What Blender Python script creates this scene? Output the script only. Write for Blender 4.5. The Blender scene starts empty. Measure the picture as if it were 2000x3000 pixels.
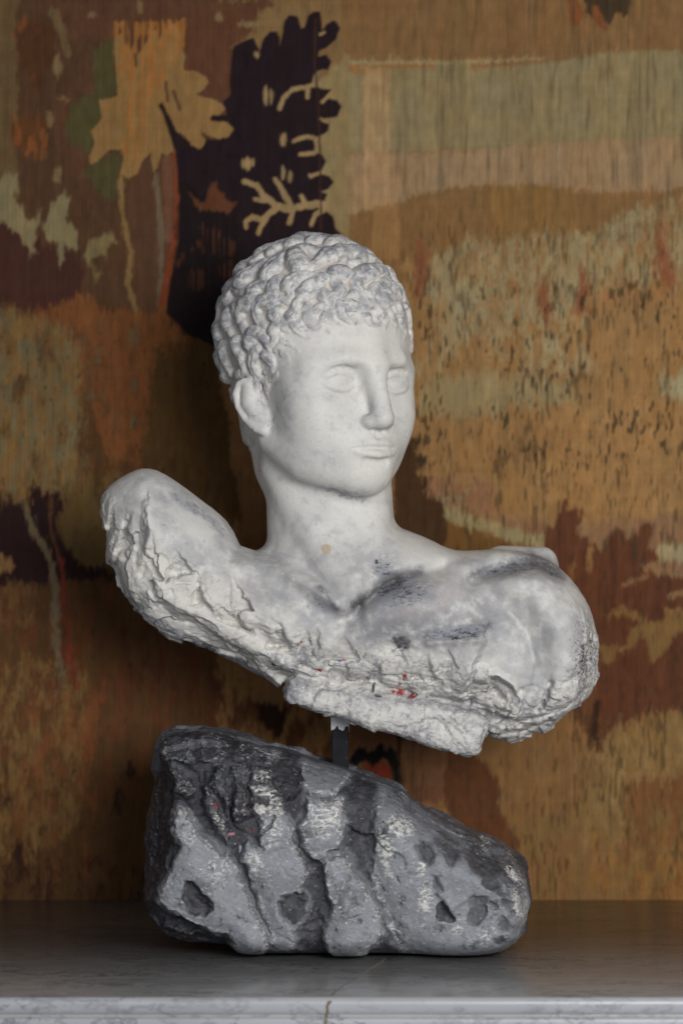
import bpy, math, random
import numpy as np
from math import radians, sin, cos

# ------------------------------------------------------------------ camera, world, lights, exposure
sc = bpy.context.scene
CAMD, CAMH, FPX = 2.24, 0.394, 7083.0          # metres to the bust plane, camera height over the shelf, focal length in photo pixels
cam_d = bpy.data.cameras.new('camera')
cam = bpy.data.objects.new('camera', cam_d)
sc.collection.objects.link(cam)
cam.location = (0.0, -CAMD, CAMH)
cam.rotation_euler = (radians(90), 0, 0)
cam_d.sensor_fit = 'VERTICAL'
cam_d.sensor_height = 36.0
cam_d.sensor_width = 24.0
cam_d.lens = 85.0
cam_d.clip_start, cam_d.clip_end = 0.05, 60.0
cam_d.dof.use_dof = True
cam_d.dof.focus_distance = 2.17
cam_d.dof.aperture_fstop = 3.7
sc.camera = cam

world = bpy.data.worlds.new('World')
sc.world = world
world.use_nodes = True
world.node_tree.nodes['Background'].inputs[0].default_value = (0.80, 0.88, 1.0, 1)
world.node_tree.nodes['Background'].inputs[1].default_value = 0.085


def area(name, loc, target, sx, sy, power, col):
    l = bpy.data.lights.new(name, 'AREA')
    l.shape = 'RECTANGLE'
    l.size, l.size_y, l.energy, l.color = sx, sy, power, col
    o = bpy.data.objects.new(name, l)
    sc.collection.objects.link(o)
    o.location = loc
    from mathutils import Vector
    o.rotation_euler = (Vector(target) - Vector(loc)).to_track_quat('-Z', 'Y').to_euler()
    return o


area('window_light', (0.78, -2.25, 0.72), (0.10, 0, 0.42), 1.05, 0.80, 46, (1.0, 0.985, 0.96))
area('fill_light', (-1.2, -2.7, 0.60), (0, 0, 0.40), 1.6, 1.1, 8, (0.90, 0.94, 1.0))  # added fill that lifts the shadow left of the neck; no actual lamp
sc.view_settings.view_transform = 'Standard'
sc.view_settings.look = 'None'
sc.view_settings.exposure = 0.0
sc.view_settings.gamma = 1.0

# ------------------------------------------------------------------ helpers
rng = np.random.default_rng(7)
TAPK = 1.42
KP = CAMD / FPX


def lin(c):
    c = np.asarray(c, float) / 255.0
    return np.where(c <= 0.04045, c / 12.92, ((c + 0.055) / 1.055) ** 2.4)


def at(px, py, y=0.0):
    """photo pixel -> point in the room at depth y"""
    d = CAMD + y
    return np.array([(px - 1000) * d / FPX, y, CAMH - (py - 1500) * d / FPX])


PERM = rng.permutation(512).astype(np.int32)
PERM = np.concatenate([PERM, PERM])
GR = rng.normal(size=(512, 3)).astype(np.float32)
GR /= np.linalg.norm(GR, axis=1)[:, None]


def perlin(p, s):
    p = np.asarray(p, np.float32) * s + 91.7
    i = np.floor(p).astype(np.int32)
    f = p - i
    u = f * f * f * (f * (f * 6 - 15) + 10)
    i &= 511
    out = 0
    for dx in (0, 1):
        for dy in (0, 1):
            for dz in (0, 1):
                h = PERM[(PERM[(PERM[(i[:, 0] + dx) & 511] + i[:, 1] + dy) & 511] + i[:, 2] + dz) & 511] & 511
                g = GR[h]
                d = (f[:, 0] - dx) * g[:, 0] + (f[:, 1] - dy) * g[:, 1] + (f[:, 2] - dz) * g[:, 2]
                w = (u[:, 0] if dx else 1 - u[:, 0]) * (u[:, 1] if dy else 1 - u[:, 1]) * (u[:, 2] if dz else 1 - u[:, 2])
                out = out + w * d
    return out * 1.5


def fbm(p, s, o=4, g=0.5, l=2.03):
    a, t, n = 1.0, 0.0, 0.0
    for k in range(o):
        t = t + a * perlin(p + 13.1 * k, s)
        n += a
        a *= g
        s *= l
    return t / n


def ridged(p, s, o=3):
    a, t, n = 1.0, 0.0, 0.0
    for k in range(o):
        t = t + a * (1 - 2 * np.abs(perlin(p + 7.7 * k, s)))
        n += a
        a *= 0.5
        s *= 2.1
    return t / n


def sstep(a, b, x):
    t = np.clip((x - a) / (b - a), 0, 1)
    return t * t * (3 - 2 * t)


def poly_sd(poly, X, Y):
    """signed distance to a closed polygon, negative inside"""
    P = np.asarray(poly, np.float32)
    d2 = np.full(X.shape, 1e9, np.float32)
    ins = np.zeros(X.shape, bool)
    n = len(P)
    for i in range(n):
        ax, ay = P[i]
        bx, by = P[(i + 1) % n]
        ex, ey = bx - ax, by - ay
        wx, wy = X - ax, Y - ay
        t = np.clip((wx * ex + wy * ey) / (ex * ex + ey * ey + 1e-12), 0, 1)
        d2 = np.minimum(d2, (wx - t * ex) ** 2 + (wy - t * ey) ** 2)
        c = (ay > Y) != (by > Y)
        ins ^= c & (X < ex * (Y - ay) / (ey if abs(ey) > 1e-9 else 1e-9) + ax)
    d = np.sqrt(d2)
    return np.where(ins, -d, d)


def line_d(pts, X, Y):
    """distance to an open polyline"""
    P = np.asarray(pts, np.float32)
    d2 = np.full(X.shape, 1e9, np.float32)
    for (ax, ay), (bx, by) in zip(P[:-1], P[1:]):
        ex, ey = bx - ax, by - ay
        t = np.clip(((X - ax) * ex + (Y - ay) * ey) / (ex * ex + ey * ey + 1e-9), 0, 1)
        d2 = np.minimum(d2, (X - ax - t * ex) ** 2 + (Y - ay - t * ey) ** 2)
    return np.sqrt(d2)


def smin(a, b, k):
    h = np.maximum(k - np.abs(a - b), 0) / k
    return np.minimum(a, b) - h * h * k * 0.25


def smax(a, b, k):
    return -smin(-a, -b, k)


def smooth_poly(pts, n=2):
    P = np.asarray(pts, float)
    for _ in range(n):
        Q = np.roll(P, -1, 0)
        P = np.stack([P * 0.75 + Q * 0.25, P * 0.25 + Q * 0.75], 1).reshape(-1, 2)
    return P


def surface_nets(f, org, h):
    s = f < 0
    c = [s[i:i - 1 or None, j:j - 1 or None, k:k - 1 or None] for i in (0, 1) for j in (0, 1) for k in (0, 1)]
    al, an = c[0].copy(), c[0].copy()
    for q in c[1:]:
        al &= q
        an |= q
    act = an & ~al
    I = np.argwhere(act)
    vid = np.full(act.shape, -1, np.int32)
    vid[act] = np.arange(len(I), dtype=np.int32)
    V = np.zeros((len(I), 3), np.float32)
    N = np.zeros(len(I), np.float32)
    co = [(i, j, k) for i in (0, 1) for j in (0, 1) for k in (0, 1)]
    val = [f[I[:, 0] + i, I[:, 1] + j, I[:, 2] + k] for i, j, k in co]
    for a in range(8):
        for b in range(a + 1, 8):
            ca, cb = np.array(co[a]), np.array(co[b])
            if np.abs(ca - cb).sum() != 1:
                continue
            m = (val[a] < 0) != (val[b] < 0)
            t = np.zeros_like(val[a])
            t[m] = val[a][m] / (val[a][m] - val[b][m])
            V[m] += (ca + (cb - ca) * t[m][:, None])
            N[m] += 1
    V = (I + V / N[:, None]) * h + np.asarray(org)
    F = []
    for ax in range(3):
        sl0 = [slice(1, -1)] * 3
        sl1 = [slice(1, -1)] * 3
        sl0[ax] = slice(0, -1)
        sl1[ax] = slice(1, None)
        a, b = s[tuple(sl0)], s[tuple(sl1)]
        e = np.argwhere(a != b)
        inside = a[e[:, 0], e[:, 1], e[:, 2]]
        off = np.ones(3, int)
        off[ax] = 0
        e = e + off
        u, v = (ax + 1) % 3, (ax + 2) % 3
        du, dv = np.zeros(3, int), np.zeros(3, int)
        du[u], dv[v] = 1, 1
        g = lambda q: vid[q[:, 0], q[:, 1], q[:, 2]]
        q = np.stack([g(e - du - dv), g(e - dv), g(e), g(e - du)], 1)
        q[~inside] = q[~inside][:, ::-1]
        F.append(q)
    F = np.concatenate(F)
    F = F[(F >= 0).all(1)]
    return V, F, I


def vnormals(V, F):
    n = np.cross(V[F[:, 2]] - V[F[:, 0]], V[F[:, 3]] - V[F[:, 1]])
    N = np.zeros_like(V)
    for k in range(4):
        for a in range(3):
            N[:, a] += np.bincount(F[:, k], n[:, a], len(V))
    return N / (np.linalg.norm(N, axis=1)[:, None] + 1e-12)


def smooth_field(x, F, n):
    for _ in range(n):
        s = np.zeros_like(x)
        w = np.zeros(len(x))
        for k in range(4):
            for q in ((k + 1) % 4, (k + 3) % 4):
                w += np.bincount(F[:, k], minlength=len(x))
                if x.ndim == 1:
                    s += np.bincount(F[:, k], x[F[:, q]], len(x))
                else:
                    for a in range(x.shape[1]):
                        s[:, a] += np.bincount(F[:, k], x[F[:, q], a], len(x))
        w = np.maximum(w, 1)
        x = 0.5 * x + 0.5 * s / (w if x.ndim == 1 else w[:, None])
    return x


def tag(o, label=None, cat=None, kind=None, group=None):
    for k, v in (('label', label), ('category', cat), ('kind', kind), ('group', group)):
        if v:
            o[k] = v


def empty(name, loc):
    o = bpy.data.objects.new(name, None)
    sc.collection.objects.link(o)
    o.location = loc
    o.empty_display_size = 0.1
    return o


def mesh_obj(name, V, F, mat, parent=None, N=None, C=None, smooth=True, W=None):
    me = bpy.data.meshes.new(name)
    V = np.asarray(V, np.float32)
    F = np.asarray(F, np.int32)
    k = F.shape[1]
    me.vertices.add(len(V))
    me.vertices.foreach_set('co', V.ravel())
    me.loops.add(len(F) * k)
    me.loops.foreach_set('vertex_index', F.ravel())
    me.polygons.add(len(F))
    me.polygons.foreach_set('loop_start', np.arange(0, len(F) * k, k, dtype=np.int32))
    me.update(calc_edges=True)
    me.polygons.foreach_set('use_smooth', np.full(len(F), smooth))
    for nm, c in (('dye', C), ('wear', W)):
        if c is not None:
            a = me.color_attributes.new(nm, 'FLOAT_COLOR', 'POINT')
            C4 = np.ones((len(V), 4), np.float32)
            C4[:, :c.shape[1]] = c
            a.data.foreach_set('color', C4.ravel())
    if N is not None:
        me.normals_split_custom_set_from_vertices(N.astype(float).tolist())
    me.materials.append(mat)
    o = bpy.data.objects.new(name, me)
    sc.collection.objects.link(o)
    o.parent = parent
    return o


def sub_obj(name, V, F, sel, mat, parent, N, C, W):
    """the selected faces as an object of their own, keeping the normals of the whole"""
    f = F[sel]
    u, inv = np.unique(f, return_inverse=True)
    return mesh_obj(name, V[u], inv.reshape(f.shape), mat, parent, N[u], C[u], W=W[u])


class MB:
    def __init__(s):
        s.v, s.f = [], []

    def grid(s, rows):
        """rows: list of equal-length lists of points"""
        b = len(s.v)
        n = len(rows[0])
        for r in rows:
            s.v += [tuple(p) for p in r]
        for i in range(len(rows) - 1):
            for j in range(n - 1):
                s.f.append((b + i * n + j, b + i * n + j + 1, b + (i + 1) * n + j + 1, b + (i + 1) * n + j))


# ------------------------------------------------------------------ materials
def mat_new(name):
    m = bpy.data.materials.new(name)
    m.use_nodes = True
    nt = m.node_tree
    return m, nt, nt.nodes['Principled BSDF']


def nd(nt, typ, ins=None, **kw):
    n = nt.nodes.new(typ)
    for k, v in kw.items():
        setattr(n, k, v)
    for k, v in (ins or {}).items():
        if isinstance(v, bpy.types.NodeSocket):
            nt.links.new(v, n.inputs[k])
        else:
            n.inputs[k].default_value = v
    return n


def mixc(nt, fac, a, b, blend='MIX'):
    n = nt.nodes.new('ShaderNodeMix')
    n.data_type = 'RGBA'
    n.blend_type = blend
    for i, v in ((0, fac), (6, a), (7, b)):
        if isinstance(v, bpy.types.NodeSocket):
            nt.links.new(v, n.inputs[i])
        else:
            n.inputs[i].default_value = v
    return n.outputs[2]


def ramp(nt, src, a, b, ca=(0, 0, 0, 1), cb=(1, 1, 1, 1)):
    n = nt.nodes.new('ShaderNodeValToRGB')
    n.color_ramp.elements[0].position, n.color_ramp.elements[1].position = a, b
    n.color_ramp.elements[0].color, n.color_ramp.elements[1].color = ca, cb
    nt.links.new(src, n.inputs[0])
    return n.outputs[0]


def surface_mat(name, rough, spec, fine, bump, bdist, fl):
    """base colour from the painted-on colour layer, broken up by fine grain"""
    m, nt, b = mat_new(name)
    at_ = nd(nt, 'ShaderNodeAttribute', attribute_name='dye')
    tc = nd(nt, 'ShaderNodeTexCoord')
    n1 = nd(nt, 'ShaderNodeTexNoise', {'Vector': tc.outputs['Object'], 'Scale': 420.0, 'Detail': 4.0, 'Roughness': 0.65})
    n2 = nd(nt, 'ShaderNodeTexNoise', {'Vector': tc.outputs['Object'], 'Scale': 120.0, 'Detail': 5.0, 'Roughness': 0.6})
    g = ramp(nt, n1.outputs[0], 0.3, 0.7, (1 - fine, 1 - fine, 1 - fine, 1), (1 + fine, 1 + fine, 1 + fine, 1))
    c = mixc(nt, 1.0, at_.outputs['Color'], g, 'MULTIPLY')
    wr = nd(nt, 'ShaderNodeAttribute', attribute_name='wear')
    sp = nd(nt, 'ShaderNodeSeparateColor', {0: wr.outputs['Color']})
    for ch, sc_, scale, rot, tone in fl:
        mp = nd(nt, 'ShaderNodeMapping', {'Vector': tc.outputs['Object'], 'Scale': sc_, 'Rotation': rot})
        fn = nd(nt, 'ShaderNodeTexNoise', {'Vector': mp.outputs[0], 'Scale': scale, 'Detail': 6.0, 'Roughness': 0.68, 'Distortion': 0.6})
        su = nd(nt, 'ShaderNodeMath', {0: fn.outputs[0], 1: sp.outputs[ch]}, operation='ADD')
        c = mixc(nt, ramp(nt, su.outputs[0], 0.77, 0.93), c, tone + (1,))
    nt.links.new(c, b.inputs['Base Color'])
    n3 = nd(nt, 'ShaderNodeTexNoise', {'Vector': tc.outputs['Object'], 'Scale': 170.0, 'Detail': 9.0, 'Roughness': 0.72, 'Distortion': 0.8})
    n4 = nd(nt, 'ShaderNodeMath', {0: n3.outputs[0], 1: wr.outputs['Alpha']}, operation='MULTIPLY')
    n4 = nd(nt, 'ShaderNodeMath', {0: n4.outputs[0], 1: 9.0}, operation='MULTIPLY')
    add = nd(nt, 'ShaderNodeMath', {0: n1.outputs[0], 1: n2.outputs[0]}, operation='ADD')
    add = nd(nt, 'ShaderNodeMath', {0: add.outputs[0], 1: n4.outputs[0]}, operation='ADD')
    bp = nd(nt, 'ShaderNodeBump', {'Strength': bump, 'Distance': bdist, 'Height': add.outputs[0]})
    nt.links.new(bp.outputs[0], b.inputs['Normal'])
    r = ramp(nt, n2.outputs[0], 0.3, 0.7, (rough - .08,) * 3 + (1,), (rough + .1,) * 3 + (1,))
    nt.links.new(r, b.inputs['Roughness'])
    b.inputs['Specular IOR Level'].default_value = spec
    return m


# flecks of paint: channel of the wear layer, stretch, scale, turn, colour
M_plaster = surface_mat('plaster', 0.55, 0.35, 0.05, 0.25, 0.0006, [
    (0, (1, 1, 1), 150.0, (0, 0, 0), (.29, .295, .325)), (1, (1, 1, 2.2), 190.0, (0, .5, 0), (.06, .063, .08)), (2, (1, 1, 1.6), 230.0, (0, -.4, 0), (.70, .68, .63))])
M_rock = surface_mat('painted_stone', 0.40, 0.5, 0.10, 0.45, 0.0010, [
    (0, (1, 1, 1), 150.0, (0, 0, 0), (.035, .035, .044)), (1, (1, 1, 1), 320.0, (0, 0, 0), (.02, .02, .028)), (2, (1.0, 1, 1.7), 260.0, (0, .95, 0), (.74, .72, .68))])


def steel_mat():
    m, nt, b = mat_new('blued_steel')
    tc = nd(nt, 'ShaderNodeTexCoord')
    n = nd(nt, 'ShaderNodeTexNoise', {'Vector': tc.outputs['Object'], 'Scale': 60.0, 'Detail': 6.0})
    c = ramp(nt, n.outputs[0], 0.35, 0.75, (.004, .004, .006, 1), (.018, .018, .025, 1))
    v = nd(nt, 'ShaderNodeTexNoise', {'Vector': tc.outputs['Object'], 'Scale': 260.0, 'Detail': 3.0})
    k = ramp(nt, v.outputs[0], 0.66, 0.70)
    c = mixc(nt, k, c, (.16, .165, .19, 1))
    nt.links.new(c, b.inputs['Base Color'])
    b.inputs['Metallic'].default_value = 0.0
    b.inputs['Specular IOR Level'].default_value = 0.12
    b.inputs['Roughness'].default_value = 0.42
    return m


def marble_mat(name, base, rough, warm):
    m, nt, b = mat_new(name)
    tc = nd(nt, 'ShaderNodeTexCoord')
    mp = nd(nt, 'ShaderNodeMapping', {'Vector': tc.outputs['Object'], 'Scale': (1.0, 3.2, 2.0), 'Rotation': (0, 0, 0.25)})
    w = nd(nt, 'ShaderNodeTexNoise', {'Vector': mp.outputs[0], 'Scale': 5.0, 'Detail': 8.0, 'Roughness': 0.6})
    dist = nd(nt, 'ShaderNodeVectorMath', {0: mp.outputs[0], 1: w.outputs['Color']}, operation='ADD')
    v = nd(nt, 'ShaderNodeTexNoise', {'Vector': dist.outputs[0], 'Scale': 6.5, 'Detail': 9.0, 'Roughness': 0.55})
    ab = nd(nt, 'ShaderNodeMath', {0: v.outputs[0], 1: 0.5}, operation='SUBTRACT')
    ab = nd(nt, 'ShaderNodeMath', {0: ab.outputs[0]}, operation='ABSOLUTE')
    vein = ramp(nt, ab.outputs[0], 0.0, 0.035, (1, 1, 1, 1), (0, 0, 0, 1))
    big = nd(nt, 'ShaderNodeTexNoise', {'Vector': mp.outputs[0], 'Scale': 9.0, 'Detail': 5.0})
    bm = ramp(nt, big.outputs[0], 0.36, 0.62)
    pres = nd(nt, 'ShaderNodeMath', {0: vein, 1: bm}, operation='MULTIPLY')
    cl = nd(nt, 'ShaderNodeTexNoise', {'Vector': dist.outputs[0], 'Scale': 3.0, 'Detail': 6.0})
    c = mixc(nt, ramp(nt, cl.outputs[0], 0.3, 0.75), base + (1,), tuple(x * .72 for x in base) + (1,))
    c = mixc(nt, pres.outputs[0], c, (base[0] * .30, base[1] * .30, base[2] * .33, 1))
    nt.links.new(c, b.inputs['Base Color'])
    r = ramp(nt, big.outputs[0], 0.3, 0.7, (rough - .05,) * 3 + (1,), (rough + .07,) * 3 + (1,))
    nt.links.new(r, b.inputs['Roughness'])
    b.inputs['Specular IOR Level'].default_value = 0.45
    return m


def tapestry_mat():
    m, nt, b = mat_new('woven_wool')
    at_ = nd(nt, 'ShaderNodeAttribute', attribute_name='dye')
    tc = nd(nt, 'ShaderNodeTexCoord')
    # weft ribs run across, warp threads up; both fine relief
    wv = nd(nt, 'ShaderNodeTexWave', {'Vector': tc.outputs['Object'], 'Scale': 130.0, 'Distortion': 1.2, 'Detail': 2.0, 'Detail Scale': 3.0}, wave_type='BANDS', bands_direction='Z')
    wx = nd(nt, 'ShaderNodeTexWave', {'Vector': tc.outputs['Object'], 'Scale': 75.0, 'Distortion': 1.5, 'Detail': 2.0, 'Detail Scale': 2.0}, wave_type='BANDS', bands_direction='X')
    mp = nd(nt, 'ShaderNodeMapping', {'Vector': tc.outputs['Object'], 'Scale': (260.0, 1.0, 24.0)})
    st = nd(nt, 'ShaderNodeTexNoise', {'Vector': mp.outputs[0], 'Scale': 1.0, 'Detail': 3.0})
    g1 = ramp(nt, wv.outputs['Fac'], 0.0, 1.0, (.94, .94, .94, 1), (1.04, 1.04, 1.04, 1))
    g2 = ramp(nt, st.outputs[0], 0.3, 0.7, (.92, .92, .93, 1), (1.07, 1.07, 1.06, 1))
    c = mixc(nt, 1.0, at_.outputs['Color'], g1, 'MULTIPLY')
    c = mixc(nt, 1.0, c, g2, 'MULTIPLY')
    nt.links.new(c, b.inputs['Base Color'])
    s = nd(nt, 'ShaderNodeMath', {0: wv.outputs['Fac'], 1: wx.outputs['Fac']}, operation='ADD')
    bp = nd(nt, 'ShaderNodeBump', {'Strength': 0.35, 'Distance': 0.0005, 'Height': s.outputs[0]})
    nt.links.new(bp.outputs[0], b.inputs['Normal'])
    b.inputs['Roughness'].default_value = 0.92
    b.inputs['Specular IOR Level'].default_value = 0.1
    b.inputs['Sheen Weight'].default_value = 0.08
    return m


M_steel = steel_mat()
M_marble = marble_mat('veined_marble', (.42, .42, .418), 0.20, 0)
M_marble_lit = marble_mat('marble_lit', (.45, .465, .50), 0.30, 0)  # same marble as the slab, lightened and cooled as if lit from the front
M_tap = tapestry_mat()

# ------------------------------------------------------------------ the bust: one solid, measured in millimetres of the real thing
H = 0.00125
gx = np.arange(-0.236, 0.256, H, dtype=np.float32)
gy = np.arange(-0.135, 0.135, H, dtype=np.float32)
gz = np.arange(0.160, 0.668, H, dtype=np.float32)
ORG = np.array([gx[0], gy[0], gz[0]])
PX2 = (1000 + gx[:, None] / KP) + 0 * gz[None, :]
PY2 = (1500 - (gz[None, :] - CAMH) / KP) + 0 * gx[:, None]

OUT = [(712, 1618), (675, 1537), (632, 1495), (601, 1473), (537, 1423), (473, 1381), (431, 1371), (395, 1379), (335, 1413), (303, 1450), (296, 1487),
       (306, 1524), (319, 1579), (321, 1634), (353, 1680), (367, 1735), (399, 1781), (436, 1822), (482, 1854), (560, 1884), (624, 1900),
       (675, 1932), (730, 1964), (776, 1985), (838, 2006), (960, 2026), (1121, 2052), (1260, 2072), (1380, 2096), (1420, 2160), (1496, 2177), (1565, 2154),
       (1630, 2116), (1689, 2073), (1723, 2041), (1747, 1982), (1754, 1886), (1744, 1832), (1723, 1768), (1680, 1704), (1626, 1650), (1560, 1622), (1464, 1608),
       (1410, 1612), (1346, 1615), (1303, 1604), (1260, 1580), (1174, 1546), (1080, 1560), (860, 1600)]
BLK = [(850, 1965), (838, 2029), (858, 2056), (923, 2075), (1019, 2105), (1089, 2124), (1196, 2156), (1292, 2188), (1345, 2203), (1376, 2206), (1401, 2192), (1412, 2150),
       (1430, 2080), (1260, 2035), (1121, 2015), (960, 1985)]

TR = lambda *p: np.array(p, np.float32)


def interp(x, xs, ys):
    return np.interp(x, xs, ys).astype(np.float32)


rel = np.zeros_like(PX2)


def groove(pts, w, d):
    """a soft trough (d>0) or ridge (d<0), centimetres; w in pixels of the survey"""
    global rel
    rel -= 0.013 * d * np.exp(-(line_d(pts, PX2, PY2) / w) ** 2)


def crest(pts, w, d):
    global rel
    rel += 0.013 * d * np.maximum(0, 1 - line_d(pts, PX2, PY2) / w)


def bump(cx, cy, rx, ry, d, rot=0.0):
    global rel
    c, s = cos(rot), sin(rot)
    u, v = (PX2 - cx) * c + (PY2 - cy) * s, -(PX2 - cx) * s + (PY2 - cy) * c
    rel += 0.01 * d * np.exp(-(u / rx) ** 2 - (v / ry) ** 2)


jg = np.stack([PX2.ravel() * .001, PY2.ravel() * .001, 0 * PX2.ravel()], 1)
JX = (9 * fbm(jg, 22, 3) + 3 * fbm(jg, 110, 2)).reshape(PX2.shape)
JY = (9 * fbm(jg + 5.5, 22, 3) + 3 * fbm(jg + 7.5, 110, 2)).reshape(PX2.shape)


def ramp_chip(apex, left, right, d):
    """a flake broken out: starts at the apex and runs deeper towards the far side"""
    global rel
    a, l, r = [np.array(p, float) for p in (apex, left, right)]
    ax = (l + r) / 2 - a
    L = np.linalg.norm(ax)
    t = ((PX2 - a[0]) * ax[0] + (PY2 - a[1]) * ax[1]) / L / L
    m = sstep(4, -5, poly_sd([a, l, r], PX2 + 1.6 * JX, PY2 + 1.6 * JY))
    rel -= 0.01 * d * m * np.clip(t, 0, 1.05)


def wedge(pts, wa, wb, d):
    """a sharp arris with a gentle side (wa) and a steep side (wb)"""
    global rel
    P = np.array(pts, float)
    dd = line_d(P, PX2 + JX, PY2 + JY)
    e = P[-1] - P[0]
    side = (PX2 - P[0, 0]) * e[1] - (PY2 - P[0, 1]) * e[0]
    w = np.where(side > 0, wa, wb)
    rel += 0.01 * d * np.maximum(0, 1 - dd / w)


# collar bones, notch, chest, arm creases
groove([(1020, 1800), (1045, 1765)], 34, 0.7)
groove([(1055, 1760), (1100, 1722), (1150, 1698)], 20, 1.0)
groove([(1080, 1740), (1130, 1706), (1215, 1677), (1290, 1660)], 22, .75)
groove([(1050, 1690), (1052, 1740), (1042, 1790)], 16, .6)
groove([(1200, 1680), (1300, 1655)], 30, 0.35)
bump(1190, 1765, 130, 60, 1.5, -0.35)
groove([(1372, 1700), (1420, 1676), (1500, 1652), (1580, 1642), (1625, 1668)], 25, 1.35)
groove([(1440, 1612), (1520, 1604), (1600, 1628)], 16, -0.4)
groove([(1415, 1741), (1490, 1775), (1540, 1830), (1562, 1900), (1562, 1965), (1535, 2036), (1528, 2130)], 46, 0.95)
groove([(1480, 1790), (1530, 1850), (1548, 1930)], 14, 0.35)
bump(1300, 1850, 170, 110, 0.9)
bump(1650, 1850, 80, 190, 1.2, 0.15)
bump(1500, 1700, 90, 45, 0.5)
bump(1430, 2015, 52, 46, -1.5)
bump(1365, 2040, 36, 30, -0.6)
crest([(1390, 1968), (1440, 1962), (1485, 1990), (1505, 2030), (1480, 2075)], 18, 0.5)
groove([(1245, 1872), (1310, 1866), (1385, 1862)], 10, -0.22)
bump(1148, 1895, 34, 26, -0.35)
for L in ([(1396, 1992), (1440, 1978), (1484, 2004), (1500, 2044), (1474, 2078)], [(1402, 2060), (1440, 2078), (1466, 2062), (1462, 2030), (1430, 2010)]):
    groove(L, 6, .2)
groove([(1592, 1985), (1580, 2030), (1562, 2066)], 8, 0.55)
groove([(1655, 1930), (1668, 2000), (1650, 2060)], 22, -0.35)
# the right hand breast and left stump
groove([(720, 1640), (830, 1662), (930, 1722), (1010, 1775)], 30, -0.9)
groove([(800, 1625), (900, 1665), (985, 1725)], 22, .5)
groove([(760, 1700), (880, 1730), (985, 1800)], 45, 0.4)
bump(880, 1800, 130, 60, 0.6, 0.35)
bump(520, 1560, 120, 80, 0.7, 0.65)
bump(420, 1600, 60, 60, -0.6)
wedge([(1395, 1868), (1372, 1920), (1350, 1975), (1333, 2030)], 20, 80, 1.0)
ramp_chip((530, 1604), (496, 1700), (585, 1672), 1.3)
ramp_chip((680, 1666), (694, 1776), (752, 1784), 1.0)
ramp_chip((636, 1746), (650, 1812), (760, 1850), 1.3)
ramp_chip((900, 1820), (880, 1910), (925, 1912), .9)
ramp_chip((922, 1818), (912, 1905), (945, 1880), .8)
ramp_chip((1005, 1845), (970, 1930), (1045, 1925), .9)
ramp_chip((1235, 1890), (1195, 1985), (1275, 1975), .9)
ramp_chip((1300, 1880), (1270, 1960), (1330, 1950), .7)
ramp_chip((1085, 1930), (1050, 1990), (1120, 1990), .7)
ramp_chip((820, 1800), (790, 1890), (860, 1890), .9)
ramp_chip((400, 1495), (352, 1620), (420, 1600), 1.3)
ramp_chip((440, 1600), (430, 1690), (496, 1690), 1.1)
ramp_chip((345, 1490), (318, 1560), (350, 1550), .9)
wedge([(455, 1480), (462, 1560), (440, 1640), (490, 1720)], 50, 26, .8)
wedge([(600, 1690), (612, 1730), (650, 1790)], 40, 16, .7)
groove([(600, 1660), (606, 1720), (585, 1760)], 14, 0.4)
groove([(760, 1840), (800, 1880), (850, 1910)], 22, 0.5)
# the broken front edge and the ledge under it
groove([(500, 1790), (620, 1860), (760, 1935), (860, 1985)], 34, 0.5)
crest([(480, 1740), (600, 1800), (720, 1880), (840, 1940), (960, 1985), (1100, 2020)], 34, 0.5)
groove([(870, 1992), (960, 2012), (1121, 2040), (1260, 2058), (1389, 2080), (1470, 2100)], 13, 0.8)

for L, w, d in (([(940, 1968), (1080, 1996), (1220, 2022), (1380, 2050), (1490, 2075)], 7, .35), ([(1190, 2035), (1320, 2052), (1460, 2088), (1530, 2120)], 6, .35), ([(1480, 2110), (1560, 2090), (1640, 2060), (1700, 2010)], 7, .4),
                ([(1420, 2140), (1520, 2135), (1600, 2100)], 7, .4), ([(1450, 2100), (1490, 2060), (1510, 2010)], 7, .4), ([(880, 1940), (980, 1965), (1060, 1985)], 8, .35)):
    groove(L, w, d)
d2 = (poly_sd(smooth_poly(OUT, 1), PX2, PY2) * KP).astype(np.float32)
Rr = 0.052
Hh = interp(PX2, [300, 420, 600, 850, 1100, 1400, 1560, 1750], [.050, .056, .062, .076, .080, .076, .080, .074])
Yc = interp(PX2, [300, 450, 650, 900, 1100, 1400, 1600, 1750], [-.012, -.014, -.004, .014, .016, .010, .006, .010])
q2 = np.maximum(0, 1 + d2 / Rr)
# a softer roll-in keeps the broken underside sloping back
F3 = np.empty((len(gx), len(gy), len(gz)), np.float32)
for j, y in enumerate(gy):
    w = np.clip((Yc + 0.01 - y) / 0.04, 0, 1)
    F3[:, j, :] = Rr * (np.sqrt(q2 ** 2 + ((y + rel * w - Yc) / Hh) ** 2) - 1)
LAB = np.zeros(F3.shape, np.int16)
# mounting block
d2 = (poly_sd(smooth_poly(BLK, 1), PX2, PY2) * KP).astype(np.float32)
qb = np.maximum(0, 1 + d2 / 0.014)
for j, y in enumerate(gy):
    b = 0.014 * (np.sqrt(qb ** 2 + ((y + 0.006) / 0.048) ** 8) - 1)
    LAB[:, j, :][b < F3[:, j, :]] = 1
    F3[:, j, :] = smin(F3[:, j, :], b, 0.006)

# ---- head frame (centimetres): X to the sitter's left, Y out of the face, Z up, zero at eye level
TH, PH = radians(37), radians(-0.5)
O = at(926, 1128, 0.0)
lv = np.array([cos(TH), sin(TH), 0])
fv0, uv0 = np.array([sin(TH), -cos(TH), 0]), np.array([0, 0, 1.0])
fv, uv = fv0 * cos(PH) + uv0 * sin(PH), uv0 * cos(PH) - fv0 * sin(PH)
RM = np.stack([lv, fv, uv], 1)                         # head -> world
h2w = lambda p: O + RM @ (np.asarray(p, float) * 0.01)
w2h = lambda p: (np.asarray(p, float) - O) @ RM * 100


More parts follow.
